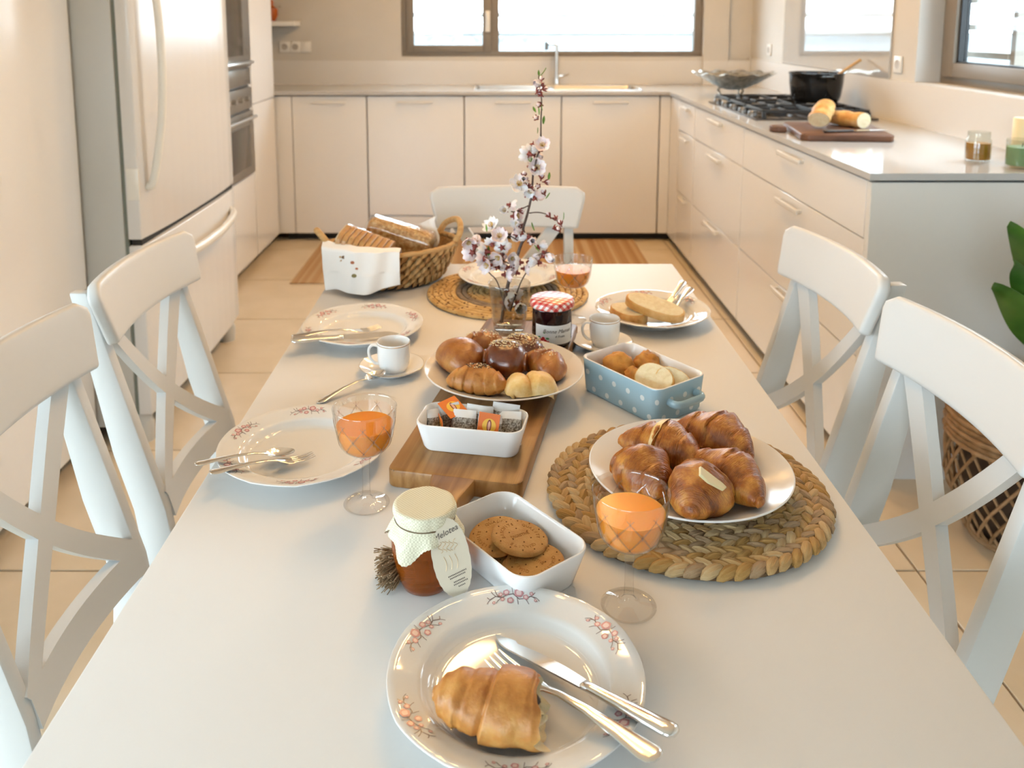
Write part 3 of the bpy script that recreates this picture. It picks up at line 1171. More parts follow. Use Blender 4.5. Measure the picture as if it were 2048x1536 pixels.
# ---- wooden serving board
m, nt, b, N, L = node_mat('acacia_wood')
tc = N('ShaderNodeTexCoord')
mp = N('ShaderNodeMapping')
mp.inputs['Scale'].default_value = (38, 2.2, 12)
L(tc.outputs['Object'], mp.inputs[0])
nz = N('ShaderNodeTexNoise')
nz.inputs['Scale'].default_value = 1.6
nz.inputs['Detail'].default_value = 6
nz.inputs['Distortion'].default_value = .6
L(mp.outputs[0], nz.inputs['Vector'])
L(ramp(nt, nz.outputs[0], [(.28, (.15, .06, .014)), (.48, (.28, .13, .036)), (.66, (.40, .21, .072))]), b.inputs['Base Color'])
b.inputs['Roughness'].default_value = .38
ACACIA = m
bd = thing('serving_board', 'acacia wood serving board with a handle, under the tea dish and rolls', 'board', (-.054, 1.041, TH), R(-12.4))
W2, LB = .0905, .60
poly = rrect(W2, LB / 2, .012, 4)
mk('board', *prism_vf([(x, y + LB / 2) for x, y in poly], 0, .025, .003, 2), ACACIA, bd)
poly = [(-.030, .004), (-.024, -.028), (-.0205, -.045), (-.0205, -.10), (-.016, -.112), (0, -.116), (.016, -.112), (.0205, -.10), (.0205, -.045), (.024, -.028), (.030, .004)]
mk('handle', *prism_vf(poly, 0.0005, .0245, .003, 2), ACACIA, bd)


# ---- rectangular dishes
def rect_dish(t, hx, hy, h, r, flare, wall, mat_out, mat_in=None, rimmat=None):
    n = 8
    def ring(d, z, rr):
        return [(x, y, z) for x, y in rrect(hx + d, hy + d, rr, n)]
    f_ = -flare
    rings = [ring(f_ - .006, .0012, r * .7), ring(f_ - .002, .0002, r * .8), ring(f_, .004, r * .85), ring(f_ * .5, h * .5, r * .95), ring(0, h - .002, r), ring(-.0006, h, r)]
    inn = [ring(-wall * .5, h + .0006, r * .95), ring(-wall, h - .002, r * .9), ring(-wall + f_ * .5, h * .5, r * .85), ring(-wall + f_, wall + .004, r * .7), ring(-wall + f_ - .006, wall, r * .5)]
    v, f = loft_vf(rings, True, False)
    mk('outer_shell', v, f, mat_out, t, ang=55)
    v, f = loft_vf([rings[-1]] + inn, False, True)
    mk('inner_shell', v, f, mat_in or mat_out, t, ang=55)


td = thing('tea_dish', 'small white ceramic dish of tea bags on the wooden board', 'dish', (-.030, 1.127, TH + .0255), R(-11))
rect_dish(td, .075, .0385, .040, .020, .008, .004, CERAM)
bdish = thing('biscuit_dish', 'white ceramic dish of round biscuits beside the honey jar', 'dish', (.022, .893, TH + .0003), R(-52))
rect_dish(bdish, .077, .0515, .043, .024, .010, .0042, CERAM)

m, nt, b, N, L = node_mat('blue_polka_glaze')
tc = N('ShaderNodeTexCoord')
sp = N('ShaderNodeSeparateXYZ')
L(tc.outputs['Object'], sp.inputs[0])


def dots(u, vv, pitch):
    # staggered dots in the plane (u, v)
    su = math_node(nt, 'MULTIPLY', u, 1 / pitch)
    sv = math_node(nt, 'MULTIPLY', vv, 1 / (pitch * .86))
    row = math_node(nt, 'FLOOR', sv)
    off = math_node(nt, 'MULTIPLY', math_node(nt, 'MODULO', math_node(nt, 'ABSOLUTE', row), 2), .5)
    fu = math_node(nt, 'SUBTRACT', math_node(nt, 'FRACT', math_node(nt, 'ADD', su, math_node(nt, 'ADD', off, 50))), .5)
    fv = math_node(nt, 'MULTIPLY', math_node(nt, 'SUBTRACT', math_node(nt, 'FRACT', sv), .5), .86)
    d2 = math_node(nt, 'ADD', math_node(nt, 'MULTIPLY', fu, fu), math_node(nt, 'MULTIPLY', fv, fv))
    return math_node(nt, 'LESS_THAN', d2, .021)


xy = math_node(nt, 'ADD', sp.outputs[0], sp.outputs[1])
dd = dots(xy, math_node(nt, 'ADD', sp.outputs[2], .003), .031)
mx = N('ShaderNodeMixRGB')
L(dd, mx.inputs[0])
mx.inputs[1].default_value = (.34, .49, .56, 1)
mx.inputs[2].default_value = (.72, .76, .74, 1)
L(mx.outputs[0], b.inputs['Base Color'])
b.inputs['Roughness'].default_value = .18
BLUE = m
bl = thing('polka_dish', 'pale blue baking dish with white polka dots, holding cakes', 'dish', (.239, 1.329, TH + .0003), R(-54))
rect_dish(bl, .088, .058, .058, .018, .004, .005, BLUE, P('white_glaze', (.83, .81, .78), .15))
for s in (-1, 1):
    pts = catmull([(s * .083, -.030, .034), (s * .103, -.027, .034), (s * .106, 0, .034), (s * .103, .027, .034), (s * .083, .030, .034)], 6)
    mk('handle', *tube_vf(pts, .0048, 10, flat=1.3), P('blue_glaze', (.34, .49, .56), .18), bl)

# ---- cutlery
def sections(secs, n=14):
    """loft of oval sections: (x, y, z, half width, half thickness)"""
    rings = []
    for x, y, z, w, t in secs:
        rings.append([(x, y + w * math.copysign(abs(math.cos(a)) ** .8, math.cos(a)), z + t * math.sin(a)) for a in [2 * PI * k / n for k in range(n)]])
    return loft_vf(rings)


def knife():
    h = [(0, 0, 0, .001, .001), (.001, 0, 0, .0055, .0025), (.004, 0, 0, .0088, .0038), (.010, 0, 0, .0098, .0042), (.030, 0, 0, .0086, .0040), (.060, 0, 0, .0066, .0036), (.085, 0, 0, .0056, .0034), (.094, 0, 0, .0060, .0032), (.096, 0, 0, .0040, .0016)]
    vh = sections(h)
    n = 22
    v, f = [], []
    for i in range(n):
        u = i / (n - 1)
        x = .094 + .111 * u
        back = .0065 if u < .75 else .0065 - .0105 * ((u - .75) / .25) ** 2.2
        edge = -.0065 - .0052 * math.sin(PI * min(1, u * 1.25)) ** .8 * .8 if u < .8 else -.0100 + .0062 * ((u - .8) / .2) ** 1.6
        if u > .97:
            edge = min(edge, back - .0008)
        v += [(x, back, .0008), (x, back, -.0008), (x, edge, -.00015), (x, edge, .00015)]
    for i in range(n - 1):
        for k in range(4):
            a, b_ = 4 * i + k, 4 * i + (k + 1) % 4
            f.append((a, b_, b_ + 4, a + 4))
    f += [(3, 2, 1, 0), tuple(4 * (n - 1) + k for k in range(4))]
    return [('handle', vh), ('blade', (v, f))]


def fork():
    h = [(0, 0, .0, .001, .0008), (.001, 0, .0, .006, .0012), (.006, 0, .0, .0102, .0016), (.014, 0, .0, .0108, .0017), (.04, 0, .003, .0080, .0017), (.075, 0, .0055, .0052, .0017), (.105, 0, .0055, .0036, .0018),
         (.122, 0, .003, .0040, .0016), (.132, 0, .0005, .0085, .0013), (.142, 0, -.0008, .0118, .0011), (.150, 0, -.0012, .0122, .0011), (.153, 0, -.0012, .0121, .0009)]
    tn = MB()
    for k in range(4):
        y = (k - 1.5) * .0066
        tn.tube([(.150, y, -.0012), (.165, y, -.0008), (.178, y, .0014), (.191, y * .96, .0056)], [.0019, .0018, .0016, .0006], 8)
    return [('handle', sections(h)), ('tines', (tn.v, tn.f))]


def spoon(sc=1.0):
    h = [(0, 0, 0, .001, .0008), (.001, 0, 0, .0055, .0012), (.006, 0, 0, .0095, .0016), (.014, 0, 0, .0100, .0017), (.04, 0, .003, .0075, .0017), (.075, 0, .0055, .005, .0017), (.108, 0, .0055, .0034, .0018), (.126, 0, .003, .0036, .0016), (.136, 0, .0005, .004, .0012)]

    def bowl(u, v_):
        a = 2 * PI * v_
        rr = u
        x = .160 + .0275 * rr * math.cos(a)
        y = .0185 * rr * math.sin(a) * (1 - .12 * math.cos(a))
        return (x, y, -.0065 * (1 - rr * rr) + .0012)
    return [('handle', sections(h)), ('bowl', solid_grid(8, 33, lambda u, w_: bowl(max(.02, u), w_), .0012))]


def cutlery(name, lab, parts, A, B, length, cat, roll=0):
    A, B = Vector(A), Vector(B)
    X = (B - A).normalized()
    Yv = Vector((0, 0, 1)).cross(X).normalized()
    Z = X.cross(Yv)
    M = Matrix((X, Yv, Z)).transposed().to_4x4() @ Matrix.Rotation(roll, 4, 'X')
    s = (B - A).length / length
    t = thing(name, lab, cat, A)
    t.rotation_euler = M.to_euler()
    t.scale = (s, s, s)
    for nm, (v, f) in parts:
        mk(nm, v, f, CHROME, t, ang=50)
    return t


cutlery('table_knife', 'steel knife resting across the closest plate beside the filled roll', knife(), (.149, .626, TH + .034), (-.002, .768, TH + .0105), .205, 'knife', R(8))
cutlery('table_fork', 'steel fork under the half-eaten filled roll', fork(), (.130, .602, TH + .034), (-.002, .735, TH + .0115), .191, 'fork')
cutlery('table_spoon', 'steel spoon crossing the left plate', spoon(), (-.395, 1.061, TH + .032), (-.278, 1.124, TH + .0175), .1875, 'spoon')
cutlery('table_fork', 'steel fork lying beside the spoon on the left plate', fork(), (-.370, 1.043, TH + .030), (-.250, 1.115, TH + .0135), .191, 'fork')
cutlery('table_fork', 'fork laid over the plate in front of the bread basket', fork(), (-.375, 1.522, TH + .032), (-.224, 1.612, TH + .0145), .191, 'fork')
cutlery('table_knife', 'knife laid over the plate in front of the bread basket', knife(), (-.373, 1.508, TH + .030), (-.183, 1.588, TH + .0145), .205, 'knife', R(15))
cutlery('tea_spoon', 'teaspoon leaning from the table onto the left saucer', spoon(), (-.2845, 1.307, TH + .003), (-.187, 1.398, TH + .0185), .1875, 'spoon')
cutlery('table_knife', 'knife propped on the far right plate with the bread slices', knife(), (.413, 1.815, TH + .047), (.330, 1.668, TH + .013), .205, 'knife')
cutlery('table_fork', 'fork propped on the far right plate with the bread slices', fork(), (.421, 1.780, TH + .044), (.345, 1.652, TH + .0125), .191, 'fork')

# ---- stemmed juice glasses
GLASS = thin_glass('clear_glass', (.985, .982, .975), 1.85)
CUT = thin_glass('cut_glass_facets', (.80, .78, .75), 2.4, .08)
m, nt, b, N, L = node_mat('orange_juice')
b.inputs['Base Color'].default_value = (.88, .31, .035, 1)
b.inputs['Roughness'].default_value = .2
b.inputs['Specular IOR Level'].default_value = .2
b.inputs['Subsurface Weight'].default_value = .6
b.inputs['Subsurface Radius'].default_value = (1, .45, .12)
b.inputs['Subsurface Scale'].default_value = .012
JUICE = m


BOWL = [(.0, .0100), (.03, .0195), (.09, .0270), (.20, .0320), (.38, .0352), (.65, .0380), (1.0, .0405)]


def bowl_r(z):
    u = min(1, max(0, (z - .071) / .06))
    for (a, va), (b, vb) in zip(BOWL, BOWL[1:]):
        if u <= b:
            return va + (vb - va) * (u - a) / (b - a)
    return BOWL[-1][1]


def goblet_mesh():
    out = [(.0245, .0004), (.0285, .0008), (.0292, .002), (.027, .0032), (.014, .0048), (.0075, .008), (.0052, .014), (.0047, .03), (.0048, .05), (.0056, .062), (.0070, .068)]
    zz = [.071 + .06 * (k / 30) ** 1.4 for k in range(31)]
    out += [(bowl_r(z), z) for z in zz]
    inn = [(bowl_r(z) - .0016, z) for z in zz[::-1] if z > .074] + [(.018, .0740), (.009, .0728), (1e-4, .0724)]
    return lathe_vf(out + [(.0399, .1318)] + inn, 96)


def cut_pattern():
    """crossing facets cut into the outside of the bowl"""
    mb = MB()
    n = 9
    for k in range(n):
        for s in (-1, 1):
            for (z0, z1, span) in ((.080, .120, 1.25),):
                v = []
                for i in range(17):
                    u = i / 16
                    z = z0 + (z1 - z0) * u
                    a = 2 * PI * (k + s * span * (u - .5)) / n
                    w_ = .0016 * (1 - .5 * abs(2 * u - 1))
                    da = w_ / bowl_r(z)
                    for q, lift in ((-1, .0001), (0, -.0003), (1, .0001)):
                        r = bowl_r(z) + .00025 + lift
                        v.append((r * math.cos(a + q * da), r * math.sin(a + q * da), z))
                f = []
                for i in range(16):
                    f += [(3 * i, 3 * i + 1, 3 * i + 4, 3 * i + 3), (3 * i + 1, 3 * i + 2, 3 * i + 5, 3 * i + 4)]
                mb.add(v, f)
        for zc in (.100, .084, .116):
            a0 = 2 * PI * (k + (.5 if zc != .100 else 0)) / n
            for dz in (-1, 1):
                r = bowl_r(zc) + .0004
                r2 = bowl_r(zc + dz * .007) + .0003
                mb.add([(r * math.cos(a0 - .02), r * math.sin(a0 - .02), zc), (r * math.cos(a0 + .02), r * math.sin(a0 + .02), zc), (r2 * math.cos(a0), r2 * math.sin(a0), zc + dz * .007)], [(0, 1, 2) if dz > 0 else (1, 0, 2)])
    return mb.v, mb.f


def juice_mesh(level):
    prof = [(1e-4, .0732), (.009, .0735), (.0172, .0748)]
    for z in np.linspace(.0765, level, 16):
        prof.append((bowl_r(z) - .0019, z))
    prof.append((1e-4, level + .0001))
    return lathe_vf(prof, 64)


gb = thing('juice_glass', 'cut-glass goblet of orange juice in front of the braided mat', 'glass', (.141, .826, TH), 0, 'cut-glass goblets of orange juice')
mk('glass_body', *goblet_mesh(), GLASS, gb, ang=70)
mk('juice', *juice_mesh(.108), JUICE, gb, ang=60)
co = mk('cut_pattern', *cut_pattern(), CUT, gb, ang=10)
co['kind'] = 'stuff'
dup(gb, (-.163, 1.020, TH), R(15), 'cut-glass goblet of orange juice beside the left plate')
dup(gb, (.160, 1.700, TH), R(30), 'cut-glass goblet of orange juice behind the jam jar')

# ---- espresso cups
GOLD = P('gold_line', (.55, .36, .12), .25, .8)


def cup(lab, loc, rot):
    t = thing('espresso_cup', lab, 'cup', loc, rot, 'white espresso cups with a gold line')
    prof = [(1e-4, .002), (.020, .002), (.0205, 0), (.0215, 0), (.0225, .003), (.0265, .010), (.0280, .022), (.0284, .040), (.0288, .051), (.0282, .0522), (.0272, .051), (.0268, .040), (.0262, .022), (.024, .010), (.018, .006), (1e-4, .0055)]
    mk('bowl', *lathe_vf(prof, 56), CERAM, t, ang=60)
    pts = catmull([(-.0265, 0, .044), (-.037, 0, .0455), (-.043, 0, .037), (-.041, 0, .023), (-.033, 0, .013), (-.0255, 0, .012)], 7)
    mk('handle', *tube_vf(pts, .0034, 10, flat=.75), CERAM, t)
    mk('gold_rim', *lathe_vf([(.02876, .0488), (.02895, .0492), (.02890, .0500), (.0286, .0502)], 56), GOLD, t)
    return t


def saucer(lab, loc):
    t = thing('saucer', lab, 'saucer', loc, 0, 'white saucers with a gold rim')
    prof = [(1e-4, .002), (.028, .002), (.029, 0), (.032, 0), (.034, .003), (.050, .010), (.0558, .0135), (.0562, .0146), (.0555, .0152), (.045, .0108), (.034, .0062), (.022, .0052), (1e-4, .0052)]
    mk('dish', *lathe_vf(prof, 64), CERAM, t, ang=60)
    mk('gold_rim', *lathe_vf([(.0559, .0142), (.0564, .0147), (.0560, .0152)], 64), GOLD, t)
    return t


saucer('white saucer under the espresso cup beside the tea spoon', (-.180, 1.436, TH + .0003))
saucer('white saucer half hidden behind the polka dot dish', (.203, 1.550, TH + .0003))
cup('empty white espresso cup beside the plate of rolls, teaspoon at its foot', (-.176, 1.434, TH + .0056), R(4))
cup('empty white espresso cup behind the polka dot dish', (.207, 1.552, TH + .0056), R(10))
# ================================================================== food
def crust(name, a, b, c, scale=28, rough=.35, coat=.25, bump=.5, streak=None):
    """three-tone baked crust"""
    m, nt, bs, N, L = node_mat(name)
    tc = N('ShaderNodeTexCoord')
    nz = N('ShaderNodeTexNoise')
    nz.inputs['Scale'].default_value = scale
    nz.inputs['Detail'].default_value = 6
    nz.inputs['Roughness'].default_value = .62
    L(tc.outputs['Object'], nz.inputs['Vector'])
    L(ramp(nt, nz.outputs[0], [(.32, a), (.5, b), (.68, c)]), bs.inputs['Base Color'])
    bs.inputs['Roughness'].default_value = rough
    bs.inputs['Coat Weight'].default_value = coat
    bs.inputs['Coat Roughness'].default_value = .25
    bs.inputs['Subsurface Weight'].default_value = .12
    bs.inputs['Subsurface Scale'].default_value = .004
    n2 = N('ShaderNodeTexNoise')
    n2.inputs['Scale'].default_value = scale * (9 if streak is None else 4)
    n2.inputs['Detail'].default_value = 3
    if streak is None:
        L(tc.outputs['Object'], n2.inputs['Vector'])
    else:      # flaky lines run around the roll
        mp = N('ShaderNodeMapping')
        mp.inputs['Scale'].default_value = (4.5, .7, .7)
        L(tc.outputs['Object'], mp.inputs[0])
        L(mp.outputs[0], n2.inputs['Vector'])
    bp = N('ShaderNodeBump')
    bp.inputs['Strength'].default_value = bump
    bp.inputs['Distance'].default_value = .0012 if streak is None else .0022
    L(n2.outputs[0], bp.inputs['Height'])
    L(bp.outputs[0], bs.inputs['Normal'])
    return m


CRO = crust('croissant_crust', (.12, .024, .003), (.36, .105, .010), (.64, .29, .05), 40, .34, .25, 1.0, (1, 1, 1))
ROLL = crust('golden_crust', (.32, .11, .018), (.50, .21, .045), (.60, .32, .09), 30, .45, .1)
DARKR = crust('chestnut_crust', (.085, .016, .005), (.15, .034, .008), (.27, .08, .018), 24, .22, .6, .3)
AMBR = crust('amber_crust', (.22, .06, .010), (.38, .135, .024), (.52, .25, .065), 30, .35, .3)
PALE = crust('pale_puff', (.62, .36, .10), (.72, .50, .20), (.80, .64, .36), 40, .5, 0)
CAKE = crust('orange_cake', (.42, .16, .022), (.52, .23, .038), (.58, .30, .07), 30, .65, 0)
CRUMB = crust('white_crumb', (.72, .58, .34), (.80, .68, .44), (.84, .75, .54), 90, .85, 0, .9)
BISC = crust('biscuit_crust', (.40, .20, .055), (.45, .245, .075), (.50, .29, .10), 60, .7, 0, .5)
BAG = crust('baguette_crust', (.45, .19, .04), (.62, .34, .10), (.74, .50, .22), 22, .55, 0)
CHEESE = P('pale_cheese', (.80, .70, .42), .4, sss=.2)
SEED = P('sesame', (.80, .66, .40), .5)
CHOC = P('dark_filling', (.035, .015, .008), .4)


def roll_vf(L_, rad, curve=0.0, layers=0, seed=0, flat=.82, tip=.12, power=2.0, nu=56, nv=32, lump=.05, twist=.6, end_cut=None):
    """rolled dough along a bowed spine, wrapped layers as stepped ridges; rests on z = 0"""
    v = []
    for i in range(nu):
        u = i / (nu - 1)
        t = -1 + 2 * u
        tt = t
        r = rad * max(tip * 0 + .02, (1 - abs(tt) ** power)) ** .62
        if end_cut is not None and u > end_cut:
            r = rad * max(.02, (1 - abs(-1 + 2 * end_cut) ** power)) ** .62
        r = max(r, rad * tip if 0 < i < nu - 1 else rad * tip * .35)
        cx = t * L_ / 2
        cyy = -curve * (t * t)
        for j in range(nv):
            a = 2 * PI * j / nv
            k = 1.0
            if layers:
                s = abs(t) * layers + twist * .5 * math.sin(a + seed) * .6
                fr = s % 1.0
                k *= 1 + .13 * (.45 - fr ** 1.5) * min(1, (1 - abs(t)) * 3 + .3)
            p = Vector((cx * 30, math.cos(a) * r * 40, math.sin(a) * r * 40 + seed * 7))
            k *= 1 + lump * noise.noise(p * 1.1) + lump * .5 * noise.noise(p * 2.7)
            z = math.sin(a)
            z = z * flat if z > 0 else z * flat * .75
            v.append((cx, cyy + math.cos(a) * r * k, z * r * k))
    zmin = min(p[2] for p in v)
    v = [(x, y, z - zmin) for x, y, z in v]
    f = []
    for i in range(nu - 1):
        for j in range(nv):
            a, b_ = i * nv + j, i * nv + (j + 1) % nv
            f.append((a, b_, b_ + nv, a + nv))
    f.append(tuple(range(nv))[::-1])
    f.append(tuple((nu - 1) * nv + j for j in range(nv)))
    return v, f


def food(name, lab, vf, mat, loc, rz=0, cat=None, group=None, rx=0, ry=0):
    o = mk(name, *vf, mat, None, loc, (rx, ry, rz), ang=70)
    return tag(o, lab, cat or name.split('_')[-1], group)


def foodthing(name, lab, part, vf, mat, loc, rz=0, cat=None, group=None, rx=0, ry=0):
    t = thing(name, lab, cat or name.split('_')[-1], loc, (rx, ry, rz), group)
    mk(part, *vf, mat, t, ang=70)
    return t


PZ0 = TH + .0175 + .0075      # inside the croissant plate
gC = 'croissants on the plain white plate'
food('croissant', 'croissant half hidden behind the front juice glass rim', roll_vf(.092, .036, .012, 1.7, 1, .95, .16, 1.7, lump=.10), CRO, (.186, 1.000, PZ0 + .0), R(-62), group=gC)
vf2 = roll_vf(.122, .036, .018, 2.4, 2, .95, .22, 1.5, lump=.10)
t = foodthing('croissant', 'croissant at the back left of the plate with a pale stripe', 'crust', vf2, CRO, (.226, 1.062, PZ0 + .001), R(-38), group=gC)
sv, sf = [], []
for k_, j in enumerate(range(1, 16)):       # pale unglazed seam across the top
    w_ = .5 + 1.6 * math.sin(PI * k_ / 14)
    for i in (24 - w_, 24 + w_):
        a_, b_ = Vector(vf2[0][int(i) * 32 + j]), Vector(vf2[0][(int(i) + 1) * 32 + j])
        p_ = a_.lerp(b_, i - int(i))
        c_ = Vector((p_.x, p_.y * .0 - .0, .028))
        sv.append(p_ + (p_ - c_).normalized() * .0011)
sf = [(2 * k_, 2 * k_ + 1, 2 * k_ + 3, 2 * k_ + 2) for k_ in range(14)]
mk('pale_seam', sv, sf, PALE, t, ang=80)
food('croissant', 'croissant at the very back of the plate, nearest the polka dot dish', roll_vf(.122, .036, .016, 2.2, 3, .95, .20, 1.5, lump=.10), CRO, (.303, 1.090, PZ0 + .004), R(-50), group=gC)
t = foodthing('croissant', 'croissant on the plate edge side with its tip toward the mat', 'crust', roll_vf(.126, .034, .018, 1.9, 4, .95, .24, 1.4, lump=.10), CRO, (.293, .994, PZ0 + .001), R(-58), group=gC)
t = foodthing('croissant', 'croissant with a slice of pale cheese poking out', 'crust', roll_vf(.104, .038, .006, 1.6, 5, .92, .26, 1.5, lump=.10), CRO, (.244, .956, PZ0), R(-108), group=gC)
v, f = prism_vf([(-.004, -.030), (.012, -.036), (.015, -.022), (.010, .006), (-.002, .018)], 0, .0035, .0008, 1)
mk('cheese_slice', v, f, CHEESE, t, (.016, .020, .053), (R(-42), R(18), R(20)))

# ---- assorted rolls
PZ1 = TH + .0252 + .0075
gP = 'assorted rolls on the wooden board plate'


def seeds(parent, n, cx, cy_, rx, ry, surf, seed, mat=SEED, dark=0):
    rs_ = random.Random(seed)
    mb = MB()
    for k in range(n):
        a, q = rs_.uniform(0, 2 * PI), math.sqrt(rs_.random())
        x, y = cx + rx * q * math.cos(a), cy_ + ry * q * math.sin(a)
        z = surf(x, y)
        if z is None:
            continue
        M = Matrix.Translation((x, y, z)) @ Euler((rs_.uniform(-.5, .5), rs_.uniform(-.5, .5), rs_.uniform(0, 6))).to_matrix().to_4x4()
        mb.add([(.0018, 0, 0), (0, .0011, 0), (-.0016, 0, 0), (0, -.0011, 0), (0, 0, .0008), (0, 0, -.0008)],
               [(0, 1, 4), (1, 2, 4), (2, 3, 4), (3, 0, 4), (1, 0, 5), (2, 1, 5), (3, 2, 5), (0, 3, 5)], 1 if rs_.random() < dark else 0, M)
    o = mb.build('sesame_seeds', [mat, CHOC], parent, smooth=False)
    o['kind'] = 'stuff'
    return o


def top_of(vf):
    V = np.array(vf[0])

    def s(x, y):
        d = (V[:, 0] - x) ** 2 + (V[:, 1] - y) ** 2
        k = np.argsort(d)[:6]
        return float(V[k, 2].max()) + .0003
    return s


def seeded_roll(name, lab, vf, mat, loc, rz, n, area, seed, dark=0):
    t = foodthing(name, lab, 'crust', vf, mat, loc, rz, 'roll', gP)
    seeds(t, n, *area, top_of(vf), seed, SEED, dark)
    return t


foodthing('bread_roll', 'large golden roll at the left of the assorted rolls', 'crust', roll_vf(.098, .037, .012, 0, 11, .9, .3, 2.6), AMBR, (-.052, 1.352, PZ1), R(-58), 'roll', gP)
seeded_roll('bread_roll', 'seeded golden roll at the very back of the plate', roll_vf(.082, .030, .006, 2, 12, .9, .3, 2.6), AMBR, (-.018, 1.414, PZ1), R(-12), 60, (0, 0, .03, .016), 1)
seeded_roll('bread_roll', 'tapered golden pastry with poppy seeds at the plate front left', roll_vf(.098, .028, .008, 3, 13, .9, .2, 2.2), ROLL, (-.026, 1.276, PZ1), R(-14), 90, (.002, .004, .022, .014), 2, .75)
seeded_roll('bread_roll', 'dark glazed roll with sesame in the middle of the plate', roll_vf(.072, .036, .0, 0, 14, .95, .5, 3.2, lump=.03), DARKR, (.018, 1.332, PZ1 + .004), R(-10), 150, (0, .004, .028, .020), 3)
seeded_roll('bread_roll', 'sesame covered dark roll behind the middle one', roll_vf(.074, .032, .0, 0, 15, .9, .5, 3.0, lump=.03), DARKR, (.048, 1.396, PZ1), R(-30), 260, (0, 0, .033, .026), 4)
seeded_roll('bread_roll', 'crescent golden roll with a pale torn side at the right', roll_vf(.092, .029, .014, 2, 16, .9, .25, 2.2), AMBR, (.086, 1.332, PZ1), R(-58), 40, (-.008, 0, .026, .014), 5)


def puff(u, v_):
    x, y = (u - .5) * .072, (v_ - .5) * .048
    e = (1 - (2 * u - 1) ** 4) * (1 - (2 * v_ - 1) ** 4)
    return (x * (1 - .15 * (2 * v_ - 1) ** 2), y, .009 + .020 * max(0, e) ** .7 + .004 * noise.noise(Vector((x * 60, y * 60, 3))) - .006 * math.exp(-((x + .004) / .006) ** 2) * (e > .1) + .002)


food('puff_pastry', 'small pale puff pastry at the front of the rolls plate', solid_grid(22, 16, puff, .012), PALE, (.056, 1.256, PZ1 + .003), R(10), 'pastry', gP)

# ---- half eaten filled roll on the closest plate
fr_ = thing('filled_roll', 'half-eaten golden roll with dark filling on the closest plate', 'roll', (-.004, .660, TH + .0085), R(-14))
fr_.scale = (1.08, 1.08, 1.08)


def croll(u, v_):
    t = u
    L_ = .088
    a = 2 * PI * v_
    r = interp([(0, .006), (.10, .018), (.24, .0245), (.30, .0235), (.345, .0255), (.46, .0275), (.51, .0262), (.535, .0320), (.75, .0318), (.92, .0290), (1, .0270)], t)
    off = .0035 * math.sin(a * 1 + .6) * (t > .25)
    x = -.046 + L_ * t + .012 * math.sin(a) * (t - .1) * .6 + off * .6
    x += max(0, t - .82) / .18 * (.010 * noise.noise(Vector((math.cos(a) * 2.2, math.sin(a) * 2.2, 9))) - .012 * math.sin(a + .4))
    p = Vector((x * 50, math.cos(a) * 1.2, math.sin(a) * 1.2))
    r *= 1 + .05 * noise.noise(p * 1.4)
    zz = math.sin(a)
    return (x, math.cos(a) * r * 1.02, .021 + (zz * .82 if zz > 0 else zz * .68) * r)


v, f = grid_vf(70, 40, croll, wrap_v=True)
f = [tuple(reversed(q)) for q in f]
f.append(tuple(range(40)))
mk('crust', v, f, ROLL, fr_, ang=75)


def bite(u, v_):
    a = 2 * PI * v_
    e = croll(1, v_)
    s = u
    cx, cy_, cz = .0405, 0, .0215
    q = noise.noise(Vector((e[1] * 140 * s, e[2] * 140 * s, 4)))
    return (e[0] + (cx - e[0]) * s * .5 - .010 * math.sin(PI * min(1, s * 1.2)) + .0035 * q * (s > .05), e[1] * (1 - s) + cy_ * s, e[2] * (1 - s) + cz * s)


v, f = grid_vf(10, 40, bite, wrap_v=True)
mk('bitten_crumb', v, [tuple(reversed(q)) for q in f], CRUMB, fr_, ang=80)
mb = MB()
for (x, y, z, s) in ((.034, .006, .026, .006),):
    mb.lathe([(1e-4, -s * .7), (s * .8, -s * .3), (s, 0), (s * .7, s * .5), (1e-4, s * .7)], 10, M=Matrix.Translation((x, y, z)))
mb.build('filling', CHOC, fr_)

# ---- biscuits with stamped letters
HOLE = P('biscuit_holes', (.14, .055, .012), .8)


def biscuit_obj():
    t = thing('biscuit', 'x', 'biscuit', group='round digestive biscuits in the white dish')
    r = .0325
    prof = [(1e-4, 0), (r - .002, 0), (r, .0018), (r - .0002, .0042), (r - .002, .0060), (r - .005, .0066), (1e-4, .0066)]
    mk('disc', *lathe_vf(prof, 56), BISC, t, ang=50)
    mb = MB()
    for k in range(12):
        a = 2 * PI * k / 12
        mb.lathe([(1e-4, .0070), (.00085, .0070), (.0009, .0064)], 8, M=Matrix.Translation((.0270 * math.cos(a), .0270 * math.sin(a), 0)))
    for k in range(6):
        a = 2 * PI * k / 6 + .26
        mb.lathe([(1e-4, .0070), (.00085, .0070), (.0009, .0064)], 8, M=Matrix.Translation((.0125 * math.cos(a), .0125 * math.sin(a), 0)))
    mb.build('holes', HOLE, t)
    lt = MB()
    v, f = text_vf('DIGESTIVE', .0062, .0002)
    lt.add([(x * .86, y, z + .0067) for x, y, z in v], f)
    for word, a0 in (('BISCUITS', 125), ('QUALITY', 5), ('QUALITE', 245)):
        n = len(word)
        for i, c in enumerate(word):
            a = R(a0 - (i - (n - 1) / 2) * 12.5)
            v, f = text_vf(c, .0058, .0002)
            M = Matrix.Translation((.0205 * math.cos(a), .0205 * math.sin(a), .0067)) @ Matrix.Rotation(a - PI / 2, 4, 'Z')
            lt.add(v, f, 0, M)
    lt.build('stamped_lettering', P('stamp_shadow', (.34, .16, .045), .8), t, smooth=False)
    return t


